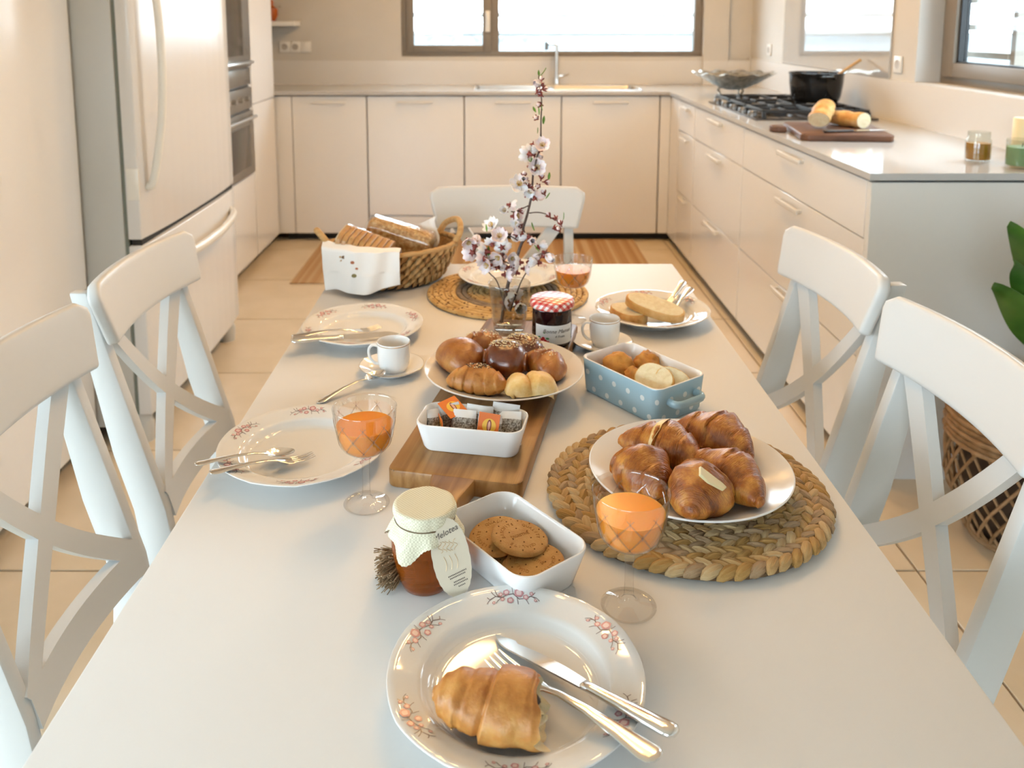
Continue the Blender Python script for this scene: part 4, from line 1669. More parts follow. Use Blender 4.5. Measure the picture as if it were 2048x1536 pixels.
bz = TH + .0003 + .0048
bi = biscuit_obj()
bi.location = (.0445, .8675, bz + .014)
bi.rotation_euler = (R(4), R(-2), R(-38))
bi['label'] = 'digestive biscuit lying under the top one, lettering half covered'
dup(bi, (.028, .897, bz + .024), (R(5), R(6), R(35)), 'topmost digestive biscuit with its whole lettering showing')
dup(bi, (.003, .912, bz + .0165), (R(-7), R(-8), R(80)), 'digestive biscuit peeking out behind the top one')
dup(bi, (.017, .894, bz + .0005), (0, R(1), R(140)), 'digestive biscuit at the bottom of the dish, nearest the honey jar')
dup(bi, (.0405, .869, bz + .007), (R(2), R(-1), R(200)), 'digestive biscuit squeezed second lowest under the others')

# ---- cakes in the polka dish
BZ = TH + .0063


def lump_vf(rx, ry, rz, seed, amp=.10, nu=28, nv=20, fr=2.0):
    v = []
    for i in range(nv + 1):
        th = PI * i / nv
        for j in range(nu):
            a = 2 * PI * j / nu
            d = Vector((math.sin(th) * math.cos(a), math.sin(th) * math.sin(a), math.cos(th)))
            k = 1 + amp * noise.noise(d * fr + Vector((seed * 3.1, 0, 0))) + amp * .5 * noise.noise(d * fr * 2.3 + Vector((0, seed, 0)))
            v.append((d.x * rx * k, d.y * ry * k, d.z * rz * k + rz * .92))
    f = []
    for i in range(nv):
        for j in range(nu):
            a, b_ = i * nu + j, i * nu + (j + 1) % nu
            f.append((a, a + nu, b_ + nu, b_))
    return v, f


gK = 'small cakes in the polka dot dish'
food('orange_cake', 'cracked orange cake at the open left of the polka dish', lump_vf(.032, .027, .030, 1, .22), CAKE, (.205, 1.362, BZ), R(-54), 'cake', gK)
food('orange_cake', 'orange cake at the back of the polka dish', lump_vf(.025, .023, .029, 2, .24), CAKE, (.254, 1.368, BZ), R(0), 'cake', gK)
food('orange_cake', 'broken orange cake piece along the front wall of the polka dish', lump_vf(.022, .016, .026, 3, .30), CAKE, (.226, 1.319, BZ), R(-54), 'cake', gK)


def slice_thing(name, lab, poly, th, loc, rot, group=None, crustm=BAG):
    t = thing(name, lab, 'bread', loc, rot, group)
    v, f = prism_vf(poly, 0, th, .002, 2)
    n = len(poly)
    mk('crust', v, f, crustm, t, ang=50)
    c = (sum(p[0] for p in poly) / n, sum(p[1] for p in poly) / n)
    ins = [(c[0] + (x - c[0]) * .93, c[1] + (y - c[1]) * .93) for x, y in poly]
    mk('crumb_face', *prism_vf(ins, th - .001, th + .0006), CRUMB, t, smooth=False)
    mk('crumb_face', *prism_vf(ins, -.0006, .001), CRUMB, t, smooth=False)
    return t


oval = lambda a, b_, n=22, k=.86: [(a * math.copysign(abs(math.cos(t)) ** k, math.cos(t)), b_ * math.copysign(abs(math.sin(t)) ** k, math.sin(t))) for t in [2 * PI * i / n for i in range(n)]]
slice_thing('bread_slice', 'thick slice of white bread with a seedy base in the polka dish', oval(.032, .026), .026, (.259, 1.303, BZ + .026), (R(40), R(10), R(-40)), 'bread slices in the polka dish', PALE)
slice_thing('bread_slice', 'slice of white bread leaning in the far end of the polka dish', oval(.030, .024), .022, (.281, 1.300, BZ + .028), (R(50), R(20), R(-20)), 'bread slices in the polka dish', PALE)
slice_thing('bread_slice', 'bread slice lying flat on the far right plate', oval(.034, .045), .020, (.273, 1.684, TH + .009), (0, R(3), R(20)), 'bread slices on the far right plate')
slice_thing('bread_slice', 'bread slice leaning on the other slice on the far right plate', oval(.062, .030), .017, (.322, 1.668, TH + .030), (R(8), R(10), R(-30)), 'bread slices on the far right plate')

# ---- tea bags
m, nt, b, N, L = node_mat('tea_paper')
tc = N('ShaderNodeTexCoord')
sp = N('ShaderNodeSeparateXYZ')
L(tc.outputs['Object'], sp.inputs[0])
nz = N('ShaderNodeTexNoise')
nz.inputs['Scale'].default_value = 420
L(tc.outputs['Object'], nz.inputs['Vector'])
leaf = ramp(nt, nz.outputs[0], [(.40, (.13, .11, .09)), (.60, (.42, .40, .36))])
mx = N('ShaderNodeMixRGB')
L(math_node(nt, 'LESS_THAN', math_node(nt, 'ABSOLUTE', math_node(nt, 'SUBTRACT', sp.outputs[2], .021)), .012), mx.inputs[0])
mx.inputs[1].default_value = (.72, .72, .71, 1)
L(leaf, mx.inputs[2])
L(mx.outputs[0], b.inputs['Base Color'])
b.inputs['Roughness'].default_value = .7
TEA = m
ORANGE = P('orange_card', (.72, .16, .015), .5)
YEL = P('yellow_print', (.82, .48, .05), .5)
REDP = P('dark_red_print', (.25, .04, .03), .5)


def teabag(lab, loc, rot, kind):
    t = thing('tea_bag', lab, 'tea bag', loc, rot, 'tea bags in the white dish')
    W_, H_ = .038, .044

    def bag(s):
        def fn(u, v_):
            x, z = (u - .5) * W_, v_ * H_
            th = .0075 * math.sin(PI * min(1, v_ * 1.05)) ** .7 * math.sin(PI * u) ** .5 + .0006 + .0012 * noise.noise(Vector((x * 90, z * 90, kind)))
            return (x * (1 - .15 * v_ * (kind % 2)), s * th, z)
        return fn
    mb = MB()
    for s in (-1, 1):
        v, f = grid_vf(12, 12, bag(s))
        mb.add(v, f if s < 0 else [tuple(reversed(q)) for q in f])
    mb.build('paper_bag', TEA, t, ang=70)
    return t


def tea_tag(t, loc, rot):
    k = mk('paper_tag', *box_vf(-.0145, .0145, -.0004, .0004, -.0165, .0165), ORANGE, t, loc, rot, smooth=False)
    mb = MB()
    M = Matrix.Rotation(R(90), 4, 'X')
    mb.add([(.0095 * math.cos(a) + .001, -.0007, .0095 * math.sin(a)) for a in [2 * PI * i / 24 for i in range(24)]], [tuple(range(24))], 0)
    mb.add([(.0032 * math.cos(a) + .001, -.0009, .0082 * math.sin(a)) for a in [2 * PI * i / 20 for i in range(20)]], [tuple(range(20))], 1)
    mb.add([(.0018 * math.cos(a) + .001, -.0011, .0062 * math.sin(a)) for a in [2 * PI * i / 20 for i in range(20)]], [tuple(range(20))], 2)
    mb.build('printed_emblem', [YEL, REDP, P('tag_pink', (.75, .40, .28), .5)], k, smooth=False)
    return k


TZ = TH + .0255 + .0045
a11 = R(-11)
t = teabag('tea bag lying low in the front of the tea dish', (-.045, 1.110, TZ + .006), (R(-30), 0, a11), 1)
t = teabag('rumpled tea bag at the left end of the tea dish', (-.079, 1.122, TZ + .002), (R(-16), R(14), R(50)), 2)
tea_tag(t, (-.004, -.012, .018), (R(6), R(16), R(-128)))
t = teabag('tea bag with an orange tag folded at its back', (-.056, 1.140, TZ + .003), (R(-8), R(-12), R(12)), 3)
tea_tag(t, (.006, -.004, .040), (R(-58), R(0), R(25)))
t = teabag('tea bag behind the upright orange tag', (-.024, 1.132, TZ + .004), (R(-10), R(4), a11), 4)
t = teabag('tea bag carrying the upright orange tag with a yellow circle', (-.009, 1.106, TZ + .002), (R(-14), R(2), a11), 5)
tea_tag(t, (.0, -.0105, .031), (R(-4), R(3), R(2)))
t = teabag('tea bag standing up against the back wall of the tea dish', (.011, 1.136, TZ + .006), (R(-6), R(8), R(-2)), 6)
t = teabag('plump tea bag at the right end of the tea dish', (.018, 1.108, TZ + .005), (R(-34), R(-4), R(-14)), 7)
# ================================================================== jars, vase, basket
# ---- honey jar
m, nt, b, N, L = node_mat('honey_in_glass')
b.inputs['Base Color'].default_value = (.40, .09, .006, 1)
b.inputs['Roughness'].default_value = .03
b.inputs['Transmission Weight'].default_value = .6
b.inputs['IOR'].default_value = 1.40
b.inputs['Subsurface Weight'].default_value = .0
b.inputs['Subsurface Radius'].default_value = (1, .35, .08)
b.inputs['Subsurface Scale'].default_value = .02
HONEY = m
hj = thing('honey_jar', 'amber honey jar with a cream cloth cap and paper tag', 'jar', (-.0755, .866, TH))
mk('glass_body', *lathe_vf([(1e-4, .004), (.014, .0035), (.0225, 0), (.0258, .0012), (.0285, .008), (.0325, .022), (.0362, .042), (.0372, .056), (.0366, .066), (.0335, .074), (.0300, .078), (.0298, .086), (1e-4, .086)], 56), HONEY, hj, ang=60)
m, nt, b, N, L = node_mat('gauze_cloth')
tc = N('ShaderNodeTexCoord')
ck = N('ShaderNodeTexChecker')
ck.inputs['Scale'].default_value = 520
ck.inputs['Color1'].default_value = (.80, .77, .60, 1)
ck.inputs['Color2'].default_value = (.62, .58, .42, 1)
L(tc.outputs['Object'], ck.inputs['Vector'])
L(ck.outputs[0], b.inputs['Base Color'])
b.inputs['Roughness'].default_value = .9
CLOTH = m


def cap(u, v_):
    a = 2 * PI * v_
    octo = 1 - .030 * (1 - abs(math.cos(4 * a + .4)))
    if u < .35:
        r = .0335 * (u / .35)
        return (r * octo * math.cos(a), r * octo * math.sin(a), .0935 + .0006 * math.sin(5 * a) * u)
    if u < .62:
        k = (u - .35) / .27
        r = .0335 + .0022 * math.sin(PI * k) - .0015 * k
        return (r * octo * math.cos(a), r * octo * math.sin(a), .0935 - .0155 * k)
    k = (u - .62) / .38
    corner = abs(math.cos(2 * a + .9)) ** 3
    pleat = .0022 * math.sin(9 * a + 1) * k
    r = .0320 + (.0075 + .0075 * corner) * k ** .8 + pleat
    drop = (.0135 + .015 * corner * (1 + .3 * math.sin(a * 3))) * k
    return (r * math.cos(a), r * math.sin(a), .078 - drop + .0010 * (int(v_ * 144) % 2) * (k > .95))


v, f = grid_vf(30, 144, cap, wrap_v=True)
mk('cloth_cap', v, f, CLOTH, hj, ang=80)
mk('string', *lathe_vf([(.0324 + .0008 * math.cos(q), .0782 + .0008 * math.sin(q)) for q in [2 * PI * k / 8 for k in range(9)]], 48), P('string_brown', (.16, .11, .06), .8), hj)
poly = []
for k in range(96):
    a = 2 * PI * k / 96
    s = 1 + .025 * abs(math.sin(13 * a))
    poly.append((.0195 * s * math.copysign(abs(math.cos(a)) ** .9, math.cos(a)), .0385 * s * math.copysign(abs(math.sin(a)) ** .9, math.sin(a))))
tg = mk('paper_tag', *prism_vf(poly, -.0003, .0003), P('cream_card', (.62, .545, .42), .6), hj, (.0300, -.0365, .0540), (R(70), R(-10), R(10)), smooth=False)
tt = MB()
v, f = text_vf('Melotea', .0085, .0001, shear=.3)
tt.add(v, f, 0, Matrix.Translation((-.001, .0245, .0006)) @ Matrix.Rotation(R(14), 4, 'Z'))
for k in range(5):
    tt.tube([(-.009 + .004 * k + .0022 * math.sin(3 * s + k), .006 + .011 * s / 3, .0005) for s in np.linspace(0, 3, 9)], .0003, 6, 1)
for k in range(3):
    tt.tube([(-.008 + .006 * k + .002 * math.sin(s), -.012 + .014 * s / 3, .0005) for s in np.linspace(0, 3, 9)], .0003, 6, 1)
for k, (w_, y) in enumerate(((.0105, -.0170), (.0095, -.0195), (.007, -.0240), (.008, -.0265), (.004, -.0295))):
    n = int(w_ * 2 / .0016)
    for i in range(n):
        x = -w_ + i * .0016 + .001
        tt.box(x - .0005, x + .0005, y - .0006, y + .0006, .0003, .0005, 0, M=Matrix.Rotation(R(10), 4, 'Z'))
tt.build('tag_print', [P('ink_grey', (.10, .08, .07), .6), P('gold_foil', (.72, .52, .30), .3, .5)], tg, smooth=False)

# ---- jute tassel lying behind the honey jar
ts = thing('jute_tassel', 'frayed brown jute tassel lying beside the honey jar', 'tassel', (-.088, .885, TH + .014), R(12))
rs = random.Random(5)
mb = MB()
for k in range(330):
    a, q = rs.uniform(0, 2 * PI), math.sqrt(rs.random())
    y0, z0 = q * .013 * math.cos(a), q * .012 * math.sin(a)
    y1, z1 = y0 * 2.1 + rs.uniform(-.006, .006) - .012, max(-.0125, z0 * 1.6 + rs.uniform(-.005, .004))
    x1 = -.036 + rs.uniform(-.010, .010)
    pts = catmull([(.008, y0 * .6, z0 * .6), (-.012, y0, z0), (x1 * .7, (y0 + y1) / 2 + rs.uniform(-.003, .003), (z0 + z1) / 2 + rs.uniform(-.002, .003)), (x1, y1, z1)], 3)
    mb.tube(pts, rs.uniform(.0004, .0008), 5, rs.randrange(3))
o = mb.build('fibres', [P('jute_a', (.36, .25, .14), .9), P('jute_b', (.46, .33, .20), .9), P('jute_c', (.26, .17, .09), .9)], ts)
o['kind'] = 'stuff'
mk('binding', *tube_vf([(.004, 0, 0), (.012, 0, 0)], .0115, 16), MATS['jute_a'], ts)

# ---- jam jar
JB = TH + .0252
jj = thing('jam_jar', 'jar of dark jam with a red gingham lid on the board', 'jar', (.105, 1.512, JB))


def oct8(r, z, a, i):
    if .006 < z < .052:
        k = min(1, (z - .006) / .006, (.052 - z) / .008)
        s = 2 * PI / 10
        aa = (a + .15) % s - s / 2
        rr = r * math.cos(s / 2) / math.cos(aa)
        return r * (1 - k) + rr * 1.02 * k, z
    return r, z


m, nt, b, N, L = node_mat('dark_jam')
b.inputs['Base Color'].default_value = (.012, .0025, .004, 1)
b.inputs['Roughness'].default_value = .05
mk('glass_body', *lathe_vf([(1e-4, .002), (.028, .0015), (.0325, .0), (.0345, .003), (.0355, .008), (.0355, .014), (.0355, .022), (.0355, .030), (.0355, .038), (.0355, .046), (.0357, .053), (.0358, .060), (.0352, .068), (.0335, .073), (.0330, .080), (1e-4, .080)], 80, oct8), m, jj, ang=14)
m, nt, b, N, L = node_mat('gingham_lid')
tc = N('ShaderNodeTexCoord')
mp = N('ShaderNodeMapping')
mp.inputs['Rotation'].default_value = (0, 0, R(33))
L(tc.outputs['Object'], mp.inputs[0])
sp = N('ShaderNodeSeparateXYZ')
L(mp.outputs[0], sp.inputs[0])


def stripe(u):
    return math_node(nt, 'GREATER_THAN', math_node(nt, 'FRACT', math_node(nt, 'ADD', math_node(nt, 'MULTIPLY', u, 1 / .0115), 50)), .5)


s1 = stripe(math_node(nt, 'SUBTRACT', sp.outputs[0], math_node(nt, 'MULTIPLY', sp.outputs[2], .7)))
s2 = stripe(math_node(nt, 'ADD', sp.outputs[1], math_node(nt, 'MULTIPLY', sp.outputs[2], .7)))
su = math_node(nt, 'MULTIPLY', math_node(nt, 'ADD', s1, s2), .5)
L(ramp(nt, su, [(0, (.80, .76, .72)), (.34, (.66, .19, .15)), (.8, (.50, .02, .02))], 'CONSTANT'), b.inputs['Base Color'])
b.inputs['Roughness'].default_value = .3
lid = mk('lid', *lathe_vf([(.0385, .0705), (.0400, .0715), (.0405, .0745), (.0402, .0800), (.0388, .0842), (.0370, .0852), (1e-4, .0856)], 64), m, jj, ang=50)


def wrap(mb, v, f, ang, z, mi, rad=.0366):
    mb.add([((rad + p[2]) * math.cos(ang + p[0] / rad), (rad + p[2]) * math.sin(ang + p[0] / rad), z + p[1]) for p in v], f, mi)


A0 = R(-84)
v, f = [], []
for i in range(25):
    a = A0 + (i / 24 - .5) * 2 * R(62)
    v += [(.0364 * math.cos(a), .0364 * math.sin(a), .009), (.0364 * math.cos(a), .0364 * math.sin(a), .044)]
f = [(2 * i, 2 * i + 2, 2 * i + 3, 2 * i + 1) for i in range(24)]
lb = mk('paper_label', v, f, P('label_paper', (.76, .75, .72), .6), jj, smooth=True)
mb = MB()
v, f = text_vf('Bonne Maman', .0098, .0001, shear=.35)
wrap(mb, v, f, A0 + R(8), .033, 0)
v, f = text_vf('4 Fruits', .0062, .0001, shear=.35)
wrap(mb, v, f, A0 + R(14), .0235, 0)
for x, z, r, mi in ((-.027, .016, .0032, 1), (-.022, .019, .0034, 1), (-.018, .015, .0032, 1), (-.024, .0135, .0028, 1), (-.013, .013, .0028, 1), (-.014, .020, .0034, 2), (-.030, .021, .003, 2), (-.009, .0115, .003, 2), (-.020, .030, .0022, 2)):
    pts = [(r * math.cos(q), r * (1 if mi == 1 else .55) * math.sin(q), .0001) for q in [2 * PI * k / 12 for k in range(12)]]
    wrap(mb, pts, [tuple(range(12))], A0 + x / .0366, z, mi)
mb.build('label_print', [P('ink_grey', 0), P('berry_print', (.55, .03, .04), .5), P('leaf_print', (.10, .26, .10), .5)], lb, smooth=False)

# ---- vase with almond blossom
VB = TH + .0252
VX, VY = .0285, 1.580
VG = thin_glass('vase_glass', (.87, .85, .81), 1.8)
vz = thing('glass_vase', 'ribbed glass tumbler vase holding the blossom branch', 'vase', (VX, VY, VB))


def ribs(r, z, a, i):
    k = 1 if .008 < z < .060 else .35
    return r * (1 + .018 * k * abs(math.sin(9 * a + 40 * z * (1 if i % 2 else 1))) * (.5 + .5 * math.sin(z * 300))), z


vp = [(1e-4, .001), (.026, 0), (.0295, .002), (.0305, .008)] + [(.0305 + .0098 * (k / 18) ** .8, .010 + .082 * k / 18) for k in range(19)]
vp2 = [(r - .0022, z) for r, z in vp[::-1] if z > .012] + [(.024, .010), (1e-4, .009)]
mk('glass_wall', *lathe_vf(vp + [(.0394, .0928)] + vp2, 72, ribs), VG, vz, ang=75)
mk('water', *lathe_vf([(1e-4, .0095), (.0245, .0105)] + [(.0278 + .0098 * (k / 18) ** .8, .012 + .082 * k / 18) for k in range(8)] + [(1e-4, .0452)], 48), thin_glass('water', (.95, .93, .88), 1.33), vz)

BARK = P('dark_bark', (.085, .055, .045), .8, col2=(.14, .10, .085), scale=120)
br = thing('almond_branch', 'almond branch with pale pink blossom standing in the vase', 'branch', (VX, VY, VB))


def q3(p, dy=0.0):
    return (p[0] - VX, dy, p[1] - VB)


main = [(.013, .778), (.02, .821), (.028, .861), (.039, .895), (.048, .927), (.056, .949), (.054, .963), (.06, .982), (.065, 1.002), (.07, 1.03), (.072, 1.069), (.077, 1.092), (.085, 1.125), (.086, 1.167), (.087, 1.205), (.082, 1.237), (.081, 1.251)]
mk('stem', *tube_vf(catmull([q3(p, .006 * math.sin(i)) for i, p in enumerate(main)], 4), [.0036 - .0028 * min(1, i / 64) for i in range(65)], 8), BARK, br)
twigs = [[(.065, .992), (.081, .993), (.097, .989), (.109, .98), (.124, .973)], [(.067, 1.008), (.053, 1.002), (.04, .996), (.031, .997)],
         [(.022, .800), (.006, .856), (-.01, .875), (-.026, .9), (-.037, .921)], [(.030, .800), (.049, .856), (.061, .88), (.072, .905), (.086, .915), (.103, .919)],
         [(.044, .939), (.027, .949), (.01, .956), (.001, .958)], [(.036, .890), (.022, .898), (.008, .905), (-.012, .902)], [(.050, .930), (.062, .945), (.070, .95)]]
for k, tw in enumerate(twigs):
    mk('twig', *tube_vf(catmull([q3(p, (.012 * (-1) ** k) * i / len(tw)) for i, p in enumerate(tw)], 4), .0012, 7), BARK, br)

PETAL = P('petal_pink', (.84, .66, .66), .6, col2=(.86, .78, .77), scale=60, sss=.25, sssr=.004)
PETALW = P('petal_white', (.86, .82, .82), .6, sss=.25, sssr=.004)
SEPAL = P('sepal_maroon', (.22, .045, .035), .6)
STAM = P('stamen', (.62, .40, .10), .6)
LEAFG = P('young_leaf', (.13, .27, .04), .5)


def blossom_mesh(openness, pm):
    mb = MB()
    for k in range(5):
        a = 2 * PI * k / 5
        M = Matrix.Rotation(a, 4, 'Z') @ Matrix.Rotation(-openness, 4, 'Y')

        def pet(u, v_):
            x = .0012 + .0105 * u
            w_ = .0050 * math.sin(PI * min(.93, u * .80 + .08)) ** .9
            y = (v_ - .5) * 2 * w_
            return (x * (1 - .10 * (1 - abs(2 * v_ - 1)) * (u > .9)), y, .0022 * (2 * v_ - 1) ** 2 + .0025 * u * u)
        v, f = solid_grid(6, 5, pet, .0003)
        mb.add(v, f, 0, M)
    mb.lathe([(1e-4, -.0050), (.0016, -.0045), (.0022, -.0010), (.0026, .0004), (1e-4, .0010)], 8, 1)
    for k in range(9):
        a = 2 * PI * k / 9
        mb.tube([(.0006 * math.cos(a), .0006 * math.sin(a), .0006), (.0030 * math.cos(a), .0030 * math.sin(a), .0056)], [.00022, .0005], 4, 2)
    for k in range(5):
        a = 2 * PI * (k + .5) / 5
        mb.tube([(.0018 * math.cos(a), .0018 * math.sin(a), 0), (.0048 * math.cos(a), .0048 * math.sin(a), -.0006)], [.0012, .0003], 5, 1)
    o = mb.build('blossom', [pm, SEPAL, STAM], None, ang=70)
    d = o.data
    bpy.data.objects.remove(o)
    return d


def bud_mesh():
    mb = MB()
    mb.lathe([(1e-4, 0), (.0022, .001), (.0034, .004), (.0030, .0075), (1e-4, .0095)], 8, 0)
    for k in range(5):
        a = 2 * PI * k / 5
        mb.tube([(.0012 * math.cos(a), .0012 * math.sin(a), -.001), (.0050 * math.cos(a), .0050 * math.sin(a), .0035), (.0060 * math.cos(a), .0060 * math.sin(a), .0062)], [.0016, .0014, .0003], 5, 1)
    mb.tube([(0, 0, -.006), (0, 0, .001)], .0013, 6, 1)
    o = mb.build('bud', [PETAL, SEPAL], None, ang=70)
    d = o.data
    bpy.data.objects.remove(o)
    return d


BL = [blossom_mesh(.35, PETAL), blossom_mesh(.75, PETALW), blossom_mesh(.15, PETALW), blossom_mesh(1.1, PETAL)]
BUD = bud_mesh()
blos = [(.072, 1.119), (.083, 1.113), (.064, 1.106), (.076, 1.1), (.088, 1.121), (.066, 1.083), (.079, 1.078), (.044, 1.047), (.057, 1.056), (.068, 1.04), (.076, 1.021), (.029, 1.005), (.037, .987), (.021, .998), (-.004, .963), (.009, .949), (-.005, .934), (.014, .927), (.05, .956), (.063, .949), (.069, .939), (.048, .97), (.042, .948), (-.05, .941), (-.037, .931), (-.042, .917), (-.052, .926),
        (-.02, .908), (-.01, .895), (.001, .905), (.015, .898), (.025, .885), (.039, .892), (.031, .905), (.056, .885), (.048, .9), (.067, .9), (.084, .924), (.096, .915), (.082, .9), (.005, .886), (.020, .875), (.042, .876), (.025, .836), (.039, .831), (.018, .816), (.044, .816), (.085, 1.235), (-.016, .918), (.010, .912)]
buds = [(.085, 1.242), (.078, 1.23), (.086, 1.214), (.089, 1.226), (.079, 1.220), (.083, 1.043), (.095, 1.052), (.093, 1.03), (.063, 1.043), (.048, .997), (.116, .981), (.124, .973), (.112, .966), (.103, .985), (.121, .962), (.055, 1.062), (.060, 1.025), (.087, 1.060), (.103, .905), (.090, .910), (.046, .962), (.014, .957), (.032, .884), (.074, 1.075), (.085, 1.196), (.078, 1.172)]
rs = random.Random(11)
for i, p in enumerate(blos):
    o = bpy.data.objects.new('blossom', BL[rs.randrange(4)])
    C.objects.link(o)
    o.parent = br
    o.location = q3(p, rs.uniform(-.016, .012))
    o.rotation_euler = (R(90) + rs.uniform(-.9, .6), rs.uniform(-.7, .7), rs.uniform(0, 6))
    s = rs.uniform(1.35, 1.9)
    o.scale = (s, s, s)
for p in buds:
    o = bpy.data.objects.new('bud', BUD)
    C.objects.link(o)
    o.parent = br
    o.location = q3(p, rs.uniform(-.012, .008))
    o.rotation_euler = (rs.uniform(-.4, 1.6), rs.uniform(-1, 1), rs.uniform(0, 6))
v, f = solid_grid(7, 4, lambda u, w_: (.017 * u, (w_ - .5) * .0068 * math.sin(PI * (.06 + .9 * u)), .003 * u * u + .0015 * (2 * w_ - 1) ** 2), .0004)
lo_ = mk('leaf', v, f, LEAFG)
LD = lo_.data
bpy.data.objects.remove(lo_)
for p in [(.085, 1.250), (.082, 1.248), (.088, 1.186), (.083, 1.178), (.090, 1.160), (.080, 1.143), (.069, 1.088), (.066, 1.090), (.042, 1.037), (.101, 1.056), (.096, 1.021), (.130, .979), (.074, .960), (-.012, .910), (-.007, .905), (.084, .917), (.110, .902), (-.014, .957), (.076, 1.182)]:
    o = bpy.data.objects.new('leaf', LD)
    C.objects.link(o)
    o.parent = br
    o.location = q3(p, rs.uniform(-.008, .004))
    o.rotation_euler = (rs.uniform(-.6, .6), rs.uniform(-1.5, -.7), rs.uniform(-.8, 3.6))
    s = rs.uniform(.6, 1.0)
    o.scale = (s, s, s)

# ---- bread basket
BK = [P('hyacinth_%d' % k, c, .7, col2=c2, scale=70, stretch=(.3, 2, 2), bump=.6, bscale=260) for k, (c, c2) in enumerate(
    [((.36, .19, .06), (.50, .29, .11)), ((.26, .12, .035), (.38, .20, .07)), ((.46, .27, .10), (.56, .36, .16))])]
bk = thing('bread_basket', 'oval woven basket with two packed loaves at the far table corner', 'basket', (-.243, 1.965, TH + .0065), R(23))
sd = []
for k in range(3):
    o = mk('strand', *strand_vf(.030, .0125, .0115, 6, 7), BK[k])
    sd.append(o.data)
    bpy.data.objects.remove(o)


def oval_at(a, h):
    k = h ** .8
    return (.118 + .037 * k) * math.cos(a), (.076 + .034 * k) * math.sin(a)


rs = random.Random(9)
ROWS, NPER = 7, 40
for row in range(ROWS):
    h = row / (ROWS - 1)
    for i in range(NPER):
        a = 2 * PI * (i + .5 * (row % 2)) / NPER
        x, y = oval_at(a, h)
        x2, y2 = oval_at(a + .02, h)
        ta = math.atan2(y2 - y, x2 - x)
        o = bpy.data.objects.new('strand', rs.choice(sd))
        C.objects.link(o)
        o.parent = bk
        z = .008 + .072 * h
        o.matrix_local = Matrix.Translation((x, y, z)) @ Euler((0, 0, ta)).to_matrix().to_4x4() @ Euler((R(75) + rs.uniform(-.2, .2), 0, 0)).to_matrix().to_4x4() @ Euler((0, 0, (R(52) if row % 2 else R(40)) + rs.uniform(-.15, .15))).to_matrix().to_4x4()
rim = [(*oval_at(2 * PI * k / 64, 1.08), .0855 + .001 * math.sin(k * 2.1)) for k in range(65)]
mk('rim', *tube_vf(rim, .0062, 10), BK[2], bk)
mk('lining', *(lambda vf: (vf[0], [tuple(reversed(q)) for q in vf[1]]))(loft_vf([[(*[c * .955 for c in oval_at(2 * PI * k / 48, h)], .004 + .076 * h) for k in range(48)] for h in (0, .35, .7, 1)], True, False)), BK[1], bk)
mk('lining', *loft_vf([[(*[c * .975 for c in oval_at(2 * PI * k / 48, h)], .004 + .076 * h) for k in range(48)] for h in (0, .35, .7, 1)], True, False), BK[1], bk)
for s in (-1, 1):
    q = .022 if s < 0 else 0
    pts = catmull([(s * .140, -.055 + 2 * q, .088), (s * .156, -.048 + 2 * q, .112), (s * .168, q, .128), (s * .156, .048, .112), (s * .140, .055, .088)], 7)
    mk('handle', *tube_vf(pts, .0075, 9), BK[2], bk)

OATS = crust('oat_crust', (.36, .17, .045), (.55, .32, .12), (.76, .58, .33), 130, .45, .5, 1.0)
TOAST = crust('toast_crust', (.46, .23, .07), (.56, .31, .11), (.62, .38, .16), 24, .4, .4, .3)
FILM = thin_glass('plastic_film', (.97, .96, .94), 1.6, .06)


def loaf(name, lab, loc, rot, L_, W_, H_, mats, slices=0):
    t = thing(name, lab, 'bread', loc, rot)
    poly = [(-W_ / 2, 0), (W_ / 2, 0), (W_ / 2, H_ * .72), (W_ / 2 - .006, H_ * .90), (W_ * .25, H_), (-W_ * .25, H_), (-W_ / 2 + .006, H_ * .90), (-W_ / 2, H_ * .72)]
    if slices:
        th = L_ / slices
        for k in range(slices):
            v, f = prism_vf(poly, k * th - L_ / 2 + .0006, (k + 1) * th - L_ / 2 - .0006, .002, 1)
            mk('slice', [(z, x, y) for x, y, z in v], f, mats[0], t, (0, 0, .0008 * (k % 2)))
        ins = [(x * .93, .002 + y * .96) for x, y in poly]
        v, f = prism_vf(ins, -L_ / 2 - .0008, -L_ / 2 + .001)
        mk('crumb_face', [(z, x, y) for x, y, z in v], f, mats[1], t, smooth=False)
    else:
        def sk(u, v_):
            x = (u - .5) * L_
            a = v_ * (len(poly))
            i = int(a) % len(poly)
            q = a - int(a)
            p, r = poly[i], poly[(i + 1) % len(poly)]
            y, z = p[0] + (r[0] - p[0]) * q, p[1] + (r[1] - p[1]) * q
            n = .003 * noise.noise(Vector((x * 130, y * 130, z * 130)))
            e = 1 - .10 * max(0, abs(2 * u - 1) - .85) / .15
            return (x, y * e * (1 + n * 12), z * e * (1 + n * 10))
        v, f = grid_vf(40, 64, sk, wrap_v=True)
        f.append(tuple(range(64)))
        f.append(tuple(39 * 64 + j for j in range(64))[::-1])
        mk('crust', v, f, mats[0], t, ang=60)
    # crinkled clear wrapper

    def wr(u, v_):
        x = (u - .5) * (L_ + .016)
        a = v_ * len(poly)
        i = int(a) % len(poly)
        q = a - int(a)
        p, r = poly[i], poly[(i + 1) % len(poly)]
        y, z = p[0] + (r[0] - p[0]) * q, p[1] + (r[1] - p[1]) * q
        k = 1.05 + .03 * noise.noise(Vector((x * 70, y * 70 + 5, z * 70)))
        e = 1 - .5 * max(0, abs(2 * u - 1) - .88) / .12
        return (x, y * k * e, H_ / 2 + (z - H_ / 2) * k * e)
    v, f = grid_vf(30, 56, wr, wrap_v=True)
    mk('wrapper', v, f, FILM, t, ang=50)
    return t


